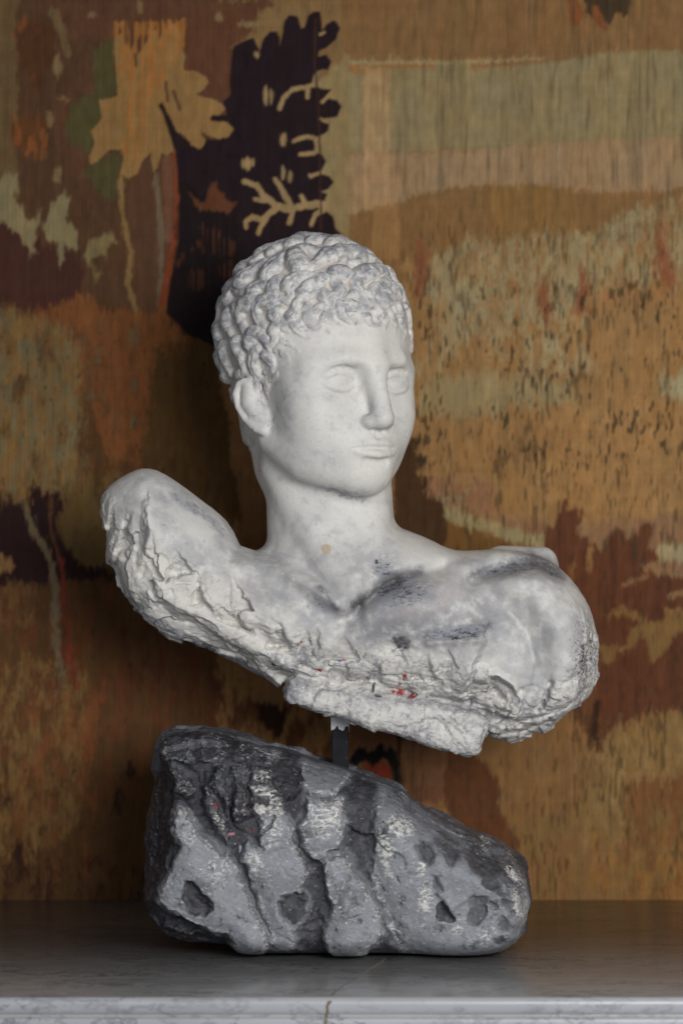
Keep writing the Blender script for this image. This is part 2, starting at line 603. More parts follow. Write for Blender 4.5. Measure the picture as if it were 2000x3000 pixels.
def box(c, r):
    i0 = np.floor((c - r - ORG) / H).astype(int)
    i1 = np.ceil((c + r - ORG) / H).astype(int) + 1
    i0 = np.maximum(i0, 0)
    i1 = np.minimum(i1, F3.shape)
    return tuple(slice(a, b) for a, b in zip(i0, i1))


def coords(sl):
    dx, dy, dz = gx[sl[0]] - O[0], gy[sl[1]] - O[1], gz[sl[2]] - O[2]
    return [(100 * (dx[:, None, None] * np.float32(RM[0, a]) + dy[None, :, None] * np.float32(RM[1, a]) + dz[None, None, :] * np.float32(RM[2, a]))) for a in range(3)]


def ell(c, r):
    c, r = np.array(c, np.float32), np.array(r, np.float32)

    def f(X, Y, Z):
        a, b, e = (X - c[0]) / r[0], (Y - c[1]) / r[1], (Z - c[2]) / r[2]
        k0 = np.sqrt(a * a + b * b + e * e) + 1e-6
        k1 = np.sqrt((a / r[0]) ** 2 + (b / r[1]) ** 2 + (e / r[2]) ** 2) + 1e-6
        return k0 * (k0 - 1) / k1
    return f, c, float(r.max())


def chain(pts, rs):
    """tapered tube through the points"""
    P = [np.array(p, np.float32) for p in pts]
    rs = list(rs) if hasattr(rs, '__len__') else [rs] * len(P)
    c = sum(P) / len(P)
    R = max(np.linalg.norm(p - c) + r for p, r in zip(P, rs))

    def f(X, Y, Z):
        out = None
        for a, b, ra, rb in zip(P[:-1], P[1:], rs[:-1], rs[1:]):
            e = b - a
            wx, wy, wz = X - a[0], Y - a[1], Z - a[2]
            t = np.clip((wx * e[0] + wy * e[1] + wz * e[2]) / (e @ e + 1e-9), 0, 1)
            d = np.sqrt((wx - t * e[0]) ** 2 + (wy - t * e[1]) ** 2 + (wz - t * e[2]) ** 2) - (ra + (rb - ra) * t)
            out = d if out is None else np.minimum(out, d)
        return out
    return f, c, float(R)


def put(A, prim, k, lab=None, cut=False, pad=0.0):
    f, c, r = prim
    sl = box(h2w(c), (r + k + 0.4) * 0.01)
    if any(s.stop <= s.start for s in sl):
        return
    d = f(*coords(sl)).astype(np.float32) * 0.01
    S = A[sl]
    if cut:
        A[sl] = smax(S, -d, k * 0.01)
    else:
        if lab is not None:
            LH[sl][(d < S + pad * 0.01)] = lab
        A[sl] = smin(S, d, k * 0.01)


FH = np.full(F3.shape, 0.03, np.float32)
LH = np.full(F3.shape, 3, np.int16)
both = (-1, 1)
# skull and face masses
put(FH, ell((.2, -0.9, 4.3), (7.9, 9.2, 8.5)), .5)
put(FH, ell((0, 2.6, 3.2), (7.05, 6.3, 6.0)), 1.5)
put(FH, ell((0, 2.5, -2.9), (6.35, 6.0, 6.6)), 2.0)
put(FH, ell((0, 4.4, -5.2), (5.2, 4.0, 4.3)), 1.5)
for s in both:
    put(FH, ell((s * 3.65, 4.9, -4.2), (2.5, 2.9, 3.1)), 1.5)
for s in both:
    put(FH, chain([(s * 5.4, 0.8, -5.0), (s * 4.2, 4.0, -7.2), (s * 1.4, 6.8, -8.3)], [1.25, 1.3, 1.4]), 2.2)
    put(FH, ell((s * 4.5, 5.3, -2.2), (1.8, 2.0, 1.8)), 2.4)
    put(FH, ell((s * 5.0, 4.6, 0.4), (1.6, 2.2, 2.2)), 1.8)
    put(FH, chain([(s * 0.9, 8.7, 1.6), (s * 3.0, 8.35, 1.95), (s * 5.1, 6.4, 1.3)], [.7, .72, .7]), 1.4)
put(FH, ell((0, 7.3, -8.35), (1.9, 1.5, 1.5)), 1.4)
put(FH, ell((0, 7.5, -5.7), (2.9, 1.6, 1.9)), 1.8)
def snap(A, x, z):
    y = np.arange(11.5, 4.0, -.04)
    P = O + np.stack([np.full_like(y, x), y, np.full_like(y, z)], 1) * .01 @ RM.T
    g = np.round((P - ORG) / H).astype(int)
    v = A[g[:, 0], g[:, 1], g[:, 2]]
    i = np.argmax(v < 0)
    return y[i]


# sockets, eyeballs, lids
for s in both:
    put(FH, ell((s * 2.95, 9.55, 0.05), (1.85, 1.85, 1.2)), .9, cut=True)
    put(FH, ell((s * 1.7, 9.25, -0.2), (.7, 1.15, 1.25)), .9, cut=True)
    E = np.array([s * 3.12, 6.77, -0.12])
    put(FH, ell(E, (1.65, 1.46, 1.25)), .42, lab=6)
    up, lo = [], []
    for t in np.linspace(-1, 1, 11):
        dx = 1.72 * t
        for arr, z in ((up, .86 * max(0, 1 - t * t) ** .7 + 0.04), (lo, -.66 * max(0, 1 - t * t) ** .9 - 0.03)):
            y = E[1] + 1.42 * math.sqrt(max(.12, 1 - (dx / 1.85) ** 2 - (z / 1.35) ** 2)) + (.16 if s * t < 0 else -.04) * t * t
            arr.append((E[0] + dx, y, E[2] + z))
    put(FH, chain([p + np.array([0, .10, 0]) for p in np.array(up)], [.12, .20, .26, .29, .30, .30, .30, .29, .26, .20, .12]), .12, lab=6)
    put(FH, chain([(p[0], snap(FH, p[0], p[2] + .46) + .04, p[2] + .46) for p in np.array(up)[2:9]], [.02, .05, .08, .08, .08, .05, .02]), .40, cut=True)
    put(FH, chain([p + np.array([0, .08, 0]) for p in np.array(lo)], [.04, .05, .06, .07, .08, .08, .08, .07, .06, .05, .04]), .40, lab=6)
# nose
put(FH, chain([(0, 7.4, 4.6), (0, 8.45, 2.0), (0, 9.2, -0.2), (0, 10.1, -3.1)], [.95, .92, .86, .90]), 1.2, lab=4)
put(FH, ell((0, 9.98, -3.45), (.98, .95, .76)), .5, lab=4)
for s in both:
    put(FH, ell((s * .98, 9.25, -3.66), (.60, .82, .56)), .45, lab=4)
    put(FH, ell((s * .55, 9.6, -4.5), (.33, .5, .25)), .25, cut=True)
# mouth: laid on the muzzle
on_face = lambda L, dy: [(x, snap(FH, x, z) + dy, z) for x, z in L]
upl = on_face([(-2.35, -5.88), (-1.7, -5.75), (-1.0, -5.58), (-.4, -5.46), (0, -5.54), (.4, -5.46), (1.0, -5.58), (1.7, -5.75), (2.35, -5.88)], -.12)
lol = on_face([(-2.0, -6.26), (-1.2, -6.46), (-.5, -6.55), (0, -6.57), (.5, -6.55), (1.2, -6.46), (2.0, -6.26)], -.12)
mid_ = [(-2.45, -6.0), (-1.8, -5.95), (-1.1, -5.88), (-.45, -5.9), (0, -5.98), (.45, -5.9), (1.1, -5.88), (1.8, -5.95), (2.45, -6.0)]
put(FH, chain(upl, [.16, .27, .35, .38, .36, .38, .35, .27, .16]), .42, lab=5)
put(FH, chain(lol, [.24, .42, .54, .57, .54, .42, .24]), .32, lab=5)
put(FH, chain(on_face(mid_, .04), [.08, .10, .11, .11, .11, .11, .11, .10, .08]), .24, cut=True)
put(FH, chain(on_face([(-1.1, -7.2), (0, -7.35), (1.1, -7.2)], .12), [.28, .36, .28]), .6, cut=True)
put(FH, chain(on_face([(0, -4.55), (0, -4.9)], .10), [.2, .2]), .4, cut=True)
# nape
put(FH, chain([(0, -5.0, -1.5), (0, -2.6, -7.0)], [4.0, 4.3]), 2.2)

# ---- ears, laid out on a plane that stands away from the head
def on_plane(px, py, p0, n):
    c = np.array([0, -CAMD, CAMH])
    r = at(px, py, 0) - c
    p0w, nw = h2w(p0), RM @ np.asarray(n, float)
    return w2h(c + r * ((p0w - c) @ nw) / (r @ nw))


zz = lambda x, y: (560 + x * .4592, 640 + y * .4592)
en = np.array([-cos(.50), sin(.50), 0.0])
ep = np.array([-7.5, 0.4, -2.6])
earpts = lambda L: [on_plane(*zz(x, y), ep, en) for x, y in L]
rim = earpts([(402, 1160), (378, 1085), (338, 1040), (308, 1058), (286, 1118), (302, 1200), (345, 1275), (390, 1320)])
lobe = earpts([(385, 1300), (425, 1335), (462, 1350)])
anti = earpts([(350, 1090), (345, 1150), (370, 1220), (400, 1265)])
trag = earpts([(430, 1190), (448, 1235), (455, 1275)])
for s in both:
    m = lambda L: [p * np.array([-s, 1, 1]) for p in L]
    plate = m(earpts([(350, 1080), (355, 1180), (410, 1260), (440, 1310)]))
    put(FH, chain([p + np.array([s * -.42, .1, 0]) for p in plate], [.85, .98, .85, .72]), .5, lab=7)
    put(FH, chain(m(rim), [.22, .32, .34, .35, .35, .34, .33, .32]), .25, lab=7)
    put(FH, chain(m(anti), [.22, .28, .30, .28]), .25, lab=7)
    put(FH, chain(m(lobe), [.38, .52, .50]), .3, lab=7)
    put(FH, chain(m(trag), [.25, .34, .28]), .3, lab=7)
    put(FH, chain(m(earpts([(395, 1150), (405, 1200), (420, 1250)])), [.22, .30, .18]), .25, cut=True)

# ---- hair
HC, HR = np.array([.3, -0.9, 4.5]), np.array([8.45, 9.85, 9.2])


def hair_dom(X, Y, Z):
    a = (5.35 + (Y - 8.3) * .62 - Z) / 1.18 + .28 * np.sin(X * 2.3 + 1) * np.sin(X * .9)
    b = np.maximum(Y - 3.7, -2.2 - Z)
    c = np.maximum(Y + 0.6, -6.2 - Z)
    return np.minimum(np.minimum(a, b), c)


e_f, e_c, e_r = ell(HC, HR)
hb = (lambda X, Y, Z: smax(e_f(X, Y, Z), hair_dom(X, Y, Z), 2.2), e_c, e_r)
put(FH, hb, .6, lab=8, pad=0.02)

put(FH, (lambda X, Y, Z: smax(chain([(0, -5.6, 0), (0, -4.4, -5.0)], [4.6, 4.4])[0](X, Y, Z), np.maximum(Y + 1.0, -5.8 - Z), .8), np.array([0, -5, -2.5], np.float32), 7.6), .6, lab=8)


SCALP = FH.copy()          # locks stand up from this
FH = np.where(LH == 8, FH + np.float32(.0016), FH)   # and the creases between them run a little deeper


def field(p):
    g = (p - ORG) / H
    i = np.clip(g.astype(int), 0, np.array(SCALP.shape) - 2)
    t = g - i
    out = 0
    for a in (0, 1):
        for b in (0, 1):
            for c in (0, 1):
                out += SCALP[i[0] + a, i[1] + b, i[2] + c] * (t[0] if a else 1 - t[0]) * (t[1] if b else 1 - t[1]) * (t[2] if c else 1 - t[2])
    return out


def on_scalp(px, py):
    """where the sight line through a survey point meets the scalp (or passes closest to it)"""
    c = np.array([0, -CAMD, CAMH])
    r = at(px, py, 0) - c
    r /= np.linalg.norm(r)
    best, bp = 9, None
    t = CAMD - .125
    while t < CAMD + .05:
        p = c + r * t
        v = field(p)
        if v < best:
            best, bp = v, p
        if v < .0004:
            break
        t += max(.0006, v * .6)
    p = bp
    n = np.array([field(p + e) - field(p - e) for e in np.eye(3) * .002])
    n /= np.linalg.norm(n) + 1e-9
    p = p - n * max(best, 0)
    return w2h(p), RM.T @ n


def spline(P, n):
    P = np.asarray(P, float)
    if len(P) < 3:
        return np.array([P[0] + (P[-1] - P[0]) * t for t in np.linspace(0, 1, n)])
    Q = np.vstack([2 * P[0] - P[1], P, 2 * P[-1] - P[-2]])
    out = []
    for t in np.linspace(0, len(P) - 1 - 1e-6, n):
        i = int(t)
        u = t - i
        a, b, c, d = Q[i:i + 4]
        out.append(.5 * (2 * b + (c - a) * u + (2 * a - 5 * b + 4 * c - d) * u * u + (3 * b - a - 3 * c + d) * u ** 3))
    return np.array(out)


LOCKS = [
    ([(1120, 590), (1130, 635), (1185, 650), (1205, 620)], 26, 10), ([(1205, 570), (1245, 610), (1235, 670)], 28, 10), ([(1270, 580), (1310, 630), (1300, 690)], 26, 10), ([(1335, 620), (1370, 680), (1355, 750)], 24, 8), ([(870, 550), (880, 615), (940, 650)], 28, 10),
    ([(850, 590), (840, 650), (880, 700)], 22, 8), ([(690, 640), (700, 700), (760, 740)], 24, 8), ([(590, 750), (640, 770), (680, 820)], 22, 8), ([(570, 820), (610, 850), (620, 900)], 20, 7), ([(1180, 440), (1150, 480), (1170, 530)], 34, 22), ([(1250, 460), (1230, 520), (1270, 560)], 30, 16), ([(1310, 450), (1330, 500), (1310, 550)], 30, 16),
    ([(900, 490), (880, 530), (910, 570)], 30, 18), ([(680, 520), (660, 570), (700, 610)], 30, 16), ([(1395, 620), (1400, 700), (1385, 760)], 20, 8),
    ([(640, 165), (720, 118), (820, 105), (878, 140)], 46, 38), ([(895, 160), (980, 120), (1060, 135), (1095, 180)], 44, 34), ([(440, 225), (520, 170), (620, 140)], 46, 36),
    ([(280, 310), (320, 250), (400, 232)], 52, 34), ([(325, 410), (380, 350), (465, 285)], 62, 44), ([(490, 350), (545, 280), (610, 215)], 54, 40),
    ([(690, 300), (660, 230), (720, 190), (800, 205)], 58, 36), ([(870, 215), (840, 250), (790, 290), (740, 330)], 40, 30), ([(900, 230), (960, 195), (1000, 225), (960, 265)], 42, 28),
    ([(1030, 205), (1085, 225), (1080, 285), (1010, 280)], 46, 30), ([(1120, 200), (1190, 195), (1240, 250)], 34, 26), ([(1130, 250), (1190, 270), (1230, 300)], 30, 22),
    ([(975, 345), (925, 345), (915, 400), (950, 455), (920, 490)], 46, 34), ([(1150, 340), (1090, 355), (1050, 405), (1075, 465), (1130, 480)], 52, 36),
    ([(1165, 325), (1220, 330), (1250, 385), (1205, 420)], 40, 30), ([(1240, 420), (1200, 450), (1190, 500)], 36, 26),
    ([(560, 395), (515, 440), (535, 500), (605, 515), (640, 470), (590, 445)], 36, 26), ([(620, 420), (690, 370), (770, 365)], 44, 30), ([(730, 440), (790, 395), (800, 350)], 34, 26),
    ([(955, 520), (960, 580), (1015, 625), (1085, 622)], 32, 18), ([(1000, 530), (1050, 545), (1075, 585), (1030, 595)], 34, 18), ([(1100, 530), (1160, 525), (1195, 565), (1180, 605)], 34, 16),
    ([(1225, 500), (1285, 520), (1300, 580)], 34, 20), ([(1320, 540), (1350, 590), (1345, 640)], 30, 16), ([(735, 540), (735, 610), (775, 660), (825, 680)], 28, 14), ([(820, 545), (770, 580), (790, 640), (825, 630)], 24, 14),
    ([(520, 540), (450, 530), (415, 580), (430, 650), (470, 690)], 44, 28), ([(400, 520), (330, 560), (310, 630), (345, 720)], 50, 32), ([(560, 590), (520, 620), (560, 655), (625, 630)], 34, 22),
    ([(390, 470), (430, 425), (500, 420)], 42, 32), ([(240, 610), (225, 680), (265, 750)], 44, 32), ([(180, 520), (150, 580), (160, 660)], 44, 34), ([(145, 690), (140, 760), (165, 820)], 40, 30),
    ([(375, 800), (395, 735), (450, 740), (490, 800), (505, 850)], 46, 26), ([(420, 830), (395, 920), (430, 1015), (500, 1030), (545, 995)], 36, 22), ([(470, 870), (520, 920), (515, 975), (470, 985)], 30, 18),
    ([(290, 800), (320, 880), (345, 970)], 48, 32), ([(205, 830), (220, 920), (260, 1000)], 48, 32), ([(165, 880), (165, 960), (200, 1050)], 38, 28), ([(300, 1000), (350, 985), (395, 1010)], 32, 24),
    ([(520, 720), (560, 665), (625, 680)], 32, 18), ([(520, 800), (565, 740), (640, 770)], 24, 12), ([(540, 840), (580, 795), (640, 815)], 20, 10), ([(630, 590), (700, 555), (730, 520)], 32, 22),
    ([(650, 640), (690, 690), (740, 700)], 26, 12), ([(1290, 300), (1330, 350), (1340, 420)], 36, 26), ([(1360, 420), (1385, 480), (1370, 540)], 32, 22), ([(1390, 560), (1410, 620), (1400, 690)], 26, 16), ([(1410, 700), (1425, 760), (1405, 820)], 22, 12),
    ([(210, 440), (220, 380), (260, 330)], 46, 34), ([(235, 520), (270, 460), (330, 470)], 42, 32), ([(300, 590), (265, 560), (250, 600)], 34, 26), ([(425, 1050), (430, 1110), (475, 1165)], 28, 12), ([(490, 1045), (480, 1100), (495, 1150)], 22, 10),
    ([(840, 380), (800, 440), (830, 500)], 36, 24), ([(840, 470), (870, 530), (900, 560)], 30, 18), ([(700, 470), (740, 490), (800, 470)], 34, 24), ([(1090, 500), (1040, 470), (1000, 500)], 30, 20), ([(1270, 420), (1290, 470), (1260, 510)], 32, 24),
]
lock_pts = []
nl = 10
for L, r0, r1 in LOCKS:
    S = spline(L, 9)
    P, R_, G = [], [], []
    for i, (x, y) in enumerate(S):
        if x > 580:
            y += 34 * float(sstep(430, 620, y))
        p, n = on_scalp(*zz(x, y))
        t = i / 8
        r = (r0 * (1 - t) ** .8 + .85 * r1 * (1 - (1 - t) ** .8)) * .0200 * (0.78 + .22 * math.sin(math.pi * min(1, t * 1.6 + .2)))
        dm = hair_dom(p[0], p[1], p[2])
        sk = float(np.clip((.9 - dm) / 1.5, 0, 1))                        # fringe ends lie down on the brow
        P.append(p - n * (0.62 - .40 * sk) * r)
        G.append(p + n * (.40 + .40 * sk) * r)
        R_.append(r)
        lock_pts.append(p)
    put(FH, chain(P, R_), .11, lab=nl)
    if nl % 3 != 1 and len(L) > 2:
        put(FH, chain(G[1:8], [.13 * r + .04 for r in R_[1:8]]), .16, cut=True)
    nl += 1
# the locks the camera does not see, and gaps between the others
lock_pts = list(lock_pts)
r2 = np.random.default_rng(3)
tries = 0
while tries < 5200:
    tries += 1
    v = r2.normal(size=3)
    v /= np.linalg.norm(v)
    p = HC + v * HR
    if hair_dom(*p) > -0.6 or p[2] < -4.2:
        continue
    if min(np.sum((np.array(lock_pts) - p) ** 2, 1)) < 1.6 ** 2:
        continue
    n = v / HR
    n /= np.linalg.norm(n)
    t1 = np.cross(n, [0, 0.25, 1.0])
    t1 /= np.linalg.norm(t1)
    t2 = np.cross(n, t1)
    a0, turn, Ls = r2.uniform(0, 6.28), r2.choice([-1, 1]) * r2.uniform(.25, .5), r2.uniform(.26, .36)
    P, R_ = [], []
    c = np.zeros(2)
    r0 = r2.uniform(.55, .78)
    for i in range(7):
        g = p + t1 * c[0] + t2 * c[1]
        w = (g - HC) / HR
        g = HC + w / np.linalg.norm(w) * HR
        r = r0 * (1 - .42 * i / 6)
        P.append(g - n * .1 * r)
        R_.append(r)
        lock_pts.append(g)
        c = c + Ls * np.array([cos(a0), sin(a0)])
        a0 += turn
    put(FH, chain(P, R_), .11, lab=nl)
    nl += 1
print('locks', nl - 10)

# ---- neck
def cap_world(A, a, b, ra, rb, k, lab):
    f, c, r = chain([w2h(a), w2h(b)], [ra, rb])
    sl = box(h2w(c), (r + k + .4) * .01)
    d = f(*coords(sl)).astype(np.float32) * .01
    if lab is not None:
        LAB[sl][d < A[sl]] = lab
    A[sl] = smin(A[sl], d, k * .01)


cap_world(F3, at(957, 1300, .006), at(975, 1690, .014), 5.75, 6.0, 1.5, 2)
cap_world(F3, at(815, 1370, -.012), at(1010, 1725, -.056), 1.5, 1.1, 1.1, 2)
cap_world(F3, at(1085, 1500, -.022), at(1068, 1720, -.054), 1.0, .9, 2.4, 2)
cap_world(F3, at(1470, 1640, .045), at(1585, 1648, .045), 1.2, 1.5, 1.6, 0)
m = FH < F3
LAB[m] = LH[m]
F3 = smin(F3, FH, 0.010)
del FH, LH
V, F, cells = surface_nets(F3, ORG, H)
lab_v = LAB[cells[:, 0], cells[:, 1], cells[:, 2]]
del F3, LAB
N = vnormals(V, F)
gi = np.round((V - ORG) / H).astype(int)
crestv = SCALP[gi[:, 0], gi[:, 1], gi[:, 2]]           # height over the scalp
del SCALP

# ---- broken plaster: chips, facets and pitting, where the real one is broken
vx, vy = 1000 + V[:, 0] / KP, 1500 - (V[:, 2] - CAMH) / KP
W = np.stack([vx, vy], 1)
wob = 22 * fbm(V, 70, 3)
body = np.isin(lab_v, (0, 1))
edge_line = np.interp(vx, [300, 400, 480, 560, 660, 760, 860, 960, 1100, 1250, 1400, 1480, 1560, 1680, 1760], [1470, 1510, 1600, 1640, 1690, 1770, 1825, 1860, 1890, 1905, 1930, 1990, 2020, 1920, 1800])
broken = sstep(-60, 45, vy + 1.6 * wob - edge_line) * body
stump = np.exp(-((vx - 385) / 70) ** 2 - ((vy - 1570) / 85) ** 2) * body
socket = np.exp(-((vx - 1420) / 75) ** 2 - ((vy - 2000) / 75) ** 2) * body
arm = np.exp(-((vx - 1700) / 70) ** 2 - ((vy - 1920) / 150) ** 2) * body
rag = np.exp(-((vx - 1142) / 42) ** 2 - ((vy - 1905) / 32) ** 2) * body
breast = sstep(1700, 1860, vy) * sstep(1700, 1620, vx) * body
back = (V[:, 1] > 0.03) & body
broken = np.clip(np.maximum.reduce([broken, stump, socket * .9, arm * .75, rag]), 0, 1)
broken[back] *= .6
sel = np.where(broken > .02)[0]
Ps = V[sel]
disp = np.zeros(len(V))


def facets(P, n, seed, tilt, step):
    """chiselled planes: each point takes the plane of its nearest seed"""
    r = np.random.default_rng(seed)
    Q = P[r.integers(0, len(P), n)]
    Pw = P + np.stack([perlin(P + 3, 60), perlin(P + 17, 60), perlin(P + 29, 60)], 1) * .006
    best = np.full(len(P), 1e9)
    idx = np.zeros(len(P), int)
    for i, s in enumerate(Q):
        d = ((Pw - s) ** 2).sum(1)
        m = d < best
        best[m] = d[m]
        idx[m] = i
    T = r.normal(size=(n, 3)) * tilt
    O_ = r.uniform(-1, 1, n) * step
    return ((P - Q[idx]) * T[idx]).sum(1) + O_[idx]


fa = facets(Ps, 240, 5, .30, .0016) + facets(Ps, 900, 9, .28, .0007)
rough = .0020 * fbm(Ps, 90, 4, .55) + .0011 * ridged(Ps * np.array([1, 1, 1.6]), 170, 3)
flow = .0004 * ridged(Ps * np.array([.55, 1, 1.5]) + Ps[:, [2, 1, 0]] * np.array([.5, 0, .5]), 150, 4)
disp[sel] = broken[sel] * (fa * .27 + rough * .70 + flow - .0007)
bl = lab_v == 1
disp[bl] += .0006 * fbm(V[bl], 110, 4, .6) - .0003
disp += body * breast * (.00045 * fbm(V, 160, 3))
disp += np.where(lab_v >= 8, .00045 * fbm(V, 230, 3) + .0003 * ridged(V * np.array([1.3, 1, .8]), 240, 2), .00012 * fbm(V, 150, 2))
disp = smooth_field(disp, F, 1)
V = V + N * disp[:, None]
fingers = (rag[:, None] * .0020 * np.maximum(0, ridged(V * np.array([1, 1, 2.2]), 260, 2) - .1)[:, None])
V = V + N * fingers
N = vnormals(V, F)

# ---- colour of the plaster and of the paint rubbed over it
n_big, n_mid, n_fin = fbm(V, 28, 4, .55), fbm(V + .7, 95, 4, .6), fbm(V + 1.9, 330, 3, .6)
col = np.tile(np.array([.690, .675, .640]), (len(V), 1))
col *= (1 + .07 * n_big)[:, None] * (1 + .05 * n_mid)[:, None]


def coat(c, amt):
    global col
    amt = np.clip(amt, 0, 1)[:, None]
    col = col * (1 - amt) + np.asarray(c) * amt


blue, slate, ink = (.325, .33, .355), (.19, .20, .235), (.055, .058, .075)
cream, pinkish = (.70, .67, .61), (.56, .49, .46)
hairm = lab_v >= 8
spot = lambda cx, cy, rx, ry, rot=0.0: np.exp(-(((vx - cx) * cos(rot) + (vy - cy) * sin(rot)) / rx) ** 2 - ((-(vx - cx) * sin(rot) + (vy - cy) * cos(rot)) / ry) ** 2)
front = V[:, 1] < .06
coat(blue, hairm * sstep(-.25, .30, n_mid + .35 * n_big) * .55)
coat(slate, hairm * sstep(.0, .45, n_mid + .5 * n_fin) * sstep(.0005, .004, crestv) * .62)
coat((.56, .47, .41), hairm * sstep(.0016, .0002, crestv) * .50 * sstep(-.5, .3, n_big))
skin = (lab_v >= 2) & (lab_v < 8)
coat(blue, skin * sstep(.0, .5, n_mid + .4 * n_big) * .34)
coat(blue, skin * sstep(.25, .45, n_fin + .4 * n_mid) * .25)
coat((.42, .425, .45), .55 * body * sstep(-.3, .4, n_big + .3 * n_mid) * ~(broken > .6))
coat(blue, .30 * body * sstep(-.05, .45, n_big + .4 * n_mid))
for cx, cy, rx, ry, ro, a in ((1180, 1800, 280, 110, .05, .75), (1450, 1800, 160, 120, .4, .45), (720, 1700, 170, 110, .4, .55), (960, 1850, 160, 90, .3, .55), (1560, 1700, 110, 60, .5, .5), (420, 1500, 90, 90, 0, .35), (960, 1640, 140, 90, 0, .25)):
    coat((.33, .325, .34), a * front * ~hairm * (1 - .7 * broken) * np.clip(spot(cx, cy, rx, ry, ro) * 1.3, 0, 1) * sstep(-.55, .35, n_mid + .5 * n_big))
coat(blue, .22 * skin * sstep(-.3, .4, n_big))
dabs = [(640, 1000, 60, 200, 0, .5), (800, 1180, 90, 130, 0, .5), (1000, 1850, 200, 60, .2, .4), (1010, 1448, 110, 18, .25, .75), (870, 1190, 60, 90, 0, .35), (900, 1080, 60, 60, 0, .35), (1110, 1235, 60, 18, 0, .55), (960, 1540, 130, 60, 0, .4), (1120, 1660, 45, 45, 0, .9),
        (1180, 1740, 110, 55, -.3, .85), (1120, 1830, 90, 45, -.3, .7), (1330, 1840, 110, 25, -.1, 1.0), (1330, 1780, 160, 50, -.2, .5), (1480, 1660, 100, 24, -.3, .8), (1600, 1660, 60, 24, .6, .7),
        (560, 1480, 90, 18, .62, .8), (640, 1540, 60, 18, .8, .7), (630, 1680, 50, 60, .5, .55), (930, 1760, 70, 40, .6, .55), (820, 1720, 90, 30, .4, .35), (1540, 1900, 30, 60, 0, .5), (1690, 1840, 60, 110, .2, .6), (400, 1480, 90, 50, 0, .3)]
wear = np.zeros((len(V), 3))
for cx, cy, rx, ry, ro, a in dabs:
    k = a * front * ~hairm * np.clip(spot(cx, cy, rx, ry, ro) * 1.3, 0, 1)
    coat(blue, k * .45 * sstep(-.4, .3, n_mid))
    wear[:, 0] = np.maximum(wear[:, 0], k * .42)
for cx, cy, rx, ry, ro, a in ((1190, 1735, 80, 40, -.3, .8), (1330, 1845, 100, 22, -.1, .9), (1168, 1874, 30, 18, .5, 1.0), (1120, 1660, 34, 30, 0, .8), (1060, 1466, 90, 10, .1, .4), (930, 1760, 40, 14, .8, .6), (1140, 1715, 70, 16, -.5, .9), (1160, 1898, 20, 26, .6, .9), (1500, 1662, 120, 18, -.15, .8), (1600, 1668, 40, 16, .6, .8)):
    k = a * front * ~hairm * np.clip(spot(cx, cy, rx, ry, ro) * 1.4, 0, 1)
    wear[:, 1] = np.maximum(wear[:, 1], k * .36)
    coat(slate, k * .35)
wear[:, 0] = np.maximum(wear[:, 0], skin * (.11 + .12 * n_big))
wear[:, 0] = np.maximum(wear[:, 0], hairm * (.22 + .12 * n_big + .12 * sstep(.001, .005, crestv)))
wear[:, 1] = np.maximum(wear[:, 1], hairm * (.13 + .10 * n_big + .06 * sstep(.001, .005, crestv)))
wear[:, 0] = np.maximum(wear[:, 0], body * (.16 + .14 * n_big))
coat(pinkish, front * body * (spot(1250, 1750, 120, 40, -.3) + .7 * spot(700, 1740, 70, 50, .3)) * sstep(-.2, .3, n_big + n_mid) * .6)


def dark_line(pts, w, c, a):
    """dark line along a crease: grime, with painted shade under the collar bone"""
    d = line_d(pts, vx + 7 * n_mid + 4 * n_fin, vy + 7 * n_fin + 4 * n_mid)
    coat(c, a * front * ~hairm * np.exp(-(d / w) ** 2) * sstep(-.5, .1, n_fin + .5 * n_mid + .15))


coat((.23, .225, .24), .75 * front * body * np.clip(spot(1170, 1855, 150, 42, .08) * 1.3, 0, 1) * sstep(-.45, .35, n_mid + .4 * n_fin))
coat((.25, .245, .26), .55 * front * body * np.clip(spot(1290, 1800, 120, 40, .35) * 1.3, 0, 1) * sstep(-.3, .35, n_mid + .4 * n_fin))
dark_line([(1035, 1770), (1080, 1738), (1140, 1700), (1225, 1672)], 15, (.075, .075, .085), .85)  # collar bone crease: grime together with its shade, painted in
dark_line([(1110, 1740), (1180, 1725), (1260, 1745)], 18, slate, .5)
dark_line([(1385, 1684), (1450, 1662), (1560, 1634), (1625, 1668)], 20, (.12, .12, .135), .80)
dark_line([(1550, 1648), (1640, 1690)], 12, (.12, .12, .135), .6)
dark_line([(1250, 1852), (1330, 1842), (1420, 1822)], 13, (.10, .10, .12), .75)
dark_line([(720, 1650), (830, 1672), (930, 1732), (985, 1780)], 14, slate, .5)
dark_line([(940, 1715), (985, 1775)], 8, ink, .6)
dark_line([(1600, 1985), (1588, 2030), (1565, 2066)], 5, slate, .8)
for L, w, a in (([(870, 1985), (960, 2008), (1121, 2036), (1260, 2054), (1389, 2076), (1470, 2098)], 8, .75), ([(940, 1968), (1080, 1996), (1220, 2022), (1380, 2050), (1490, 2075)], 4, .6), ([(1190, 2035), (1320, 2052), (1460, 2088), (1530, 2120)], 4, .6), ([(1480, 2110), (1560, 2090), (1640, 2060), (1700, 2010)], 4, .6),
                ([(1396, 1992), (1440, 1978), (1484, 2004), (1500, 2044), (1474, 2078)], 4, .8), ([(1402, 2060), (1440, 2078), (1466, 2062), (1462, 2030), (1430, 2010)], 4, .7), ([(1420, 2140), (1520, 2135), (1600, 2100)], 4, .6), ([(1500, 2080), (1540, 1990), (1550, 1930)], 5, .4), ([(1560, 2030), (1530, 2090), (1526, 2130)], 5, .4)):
    dark_line(L, w, (.13, .13, .15), a)
coat((.028, .028, .036), .95 * front * body * sstep(.25, .75, spot(1170, 1874, 34, 26, .4) + .35 * n_fin))
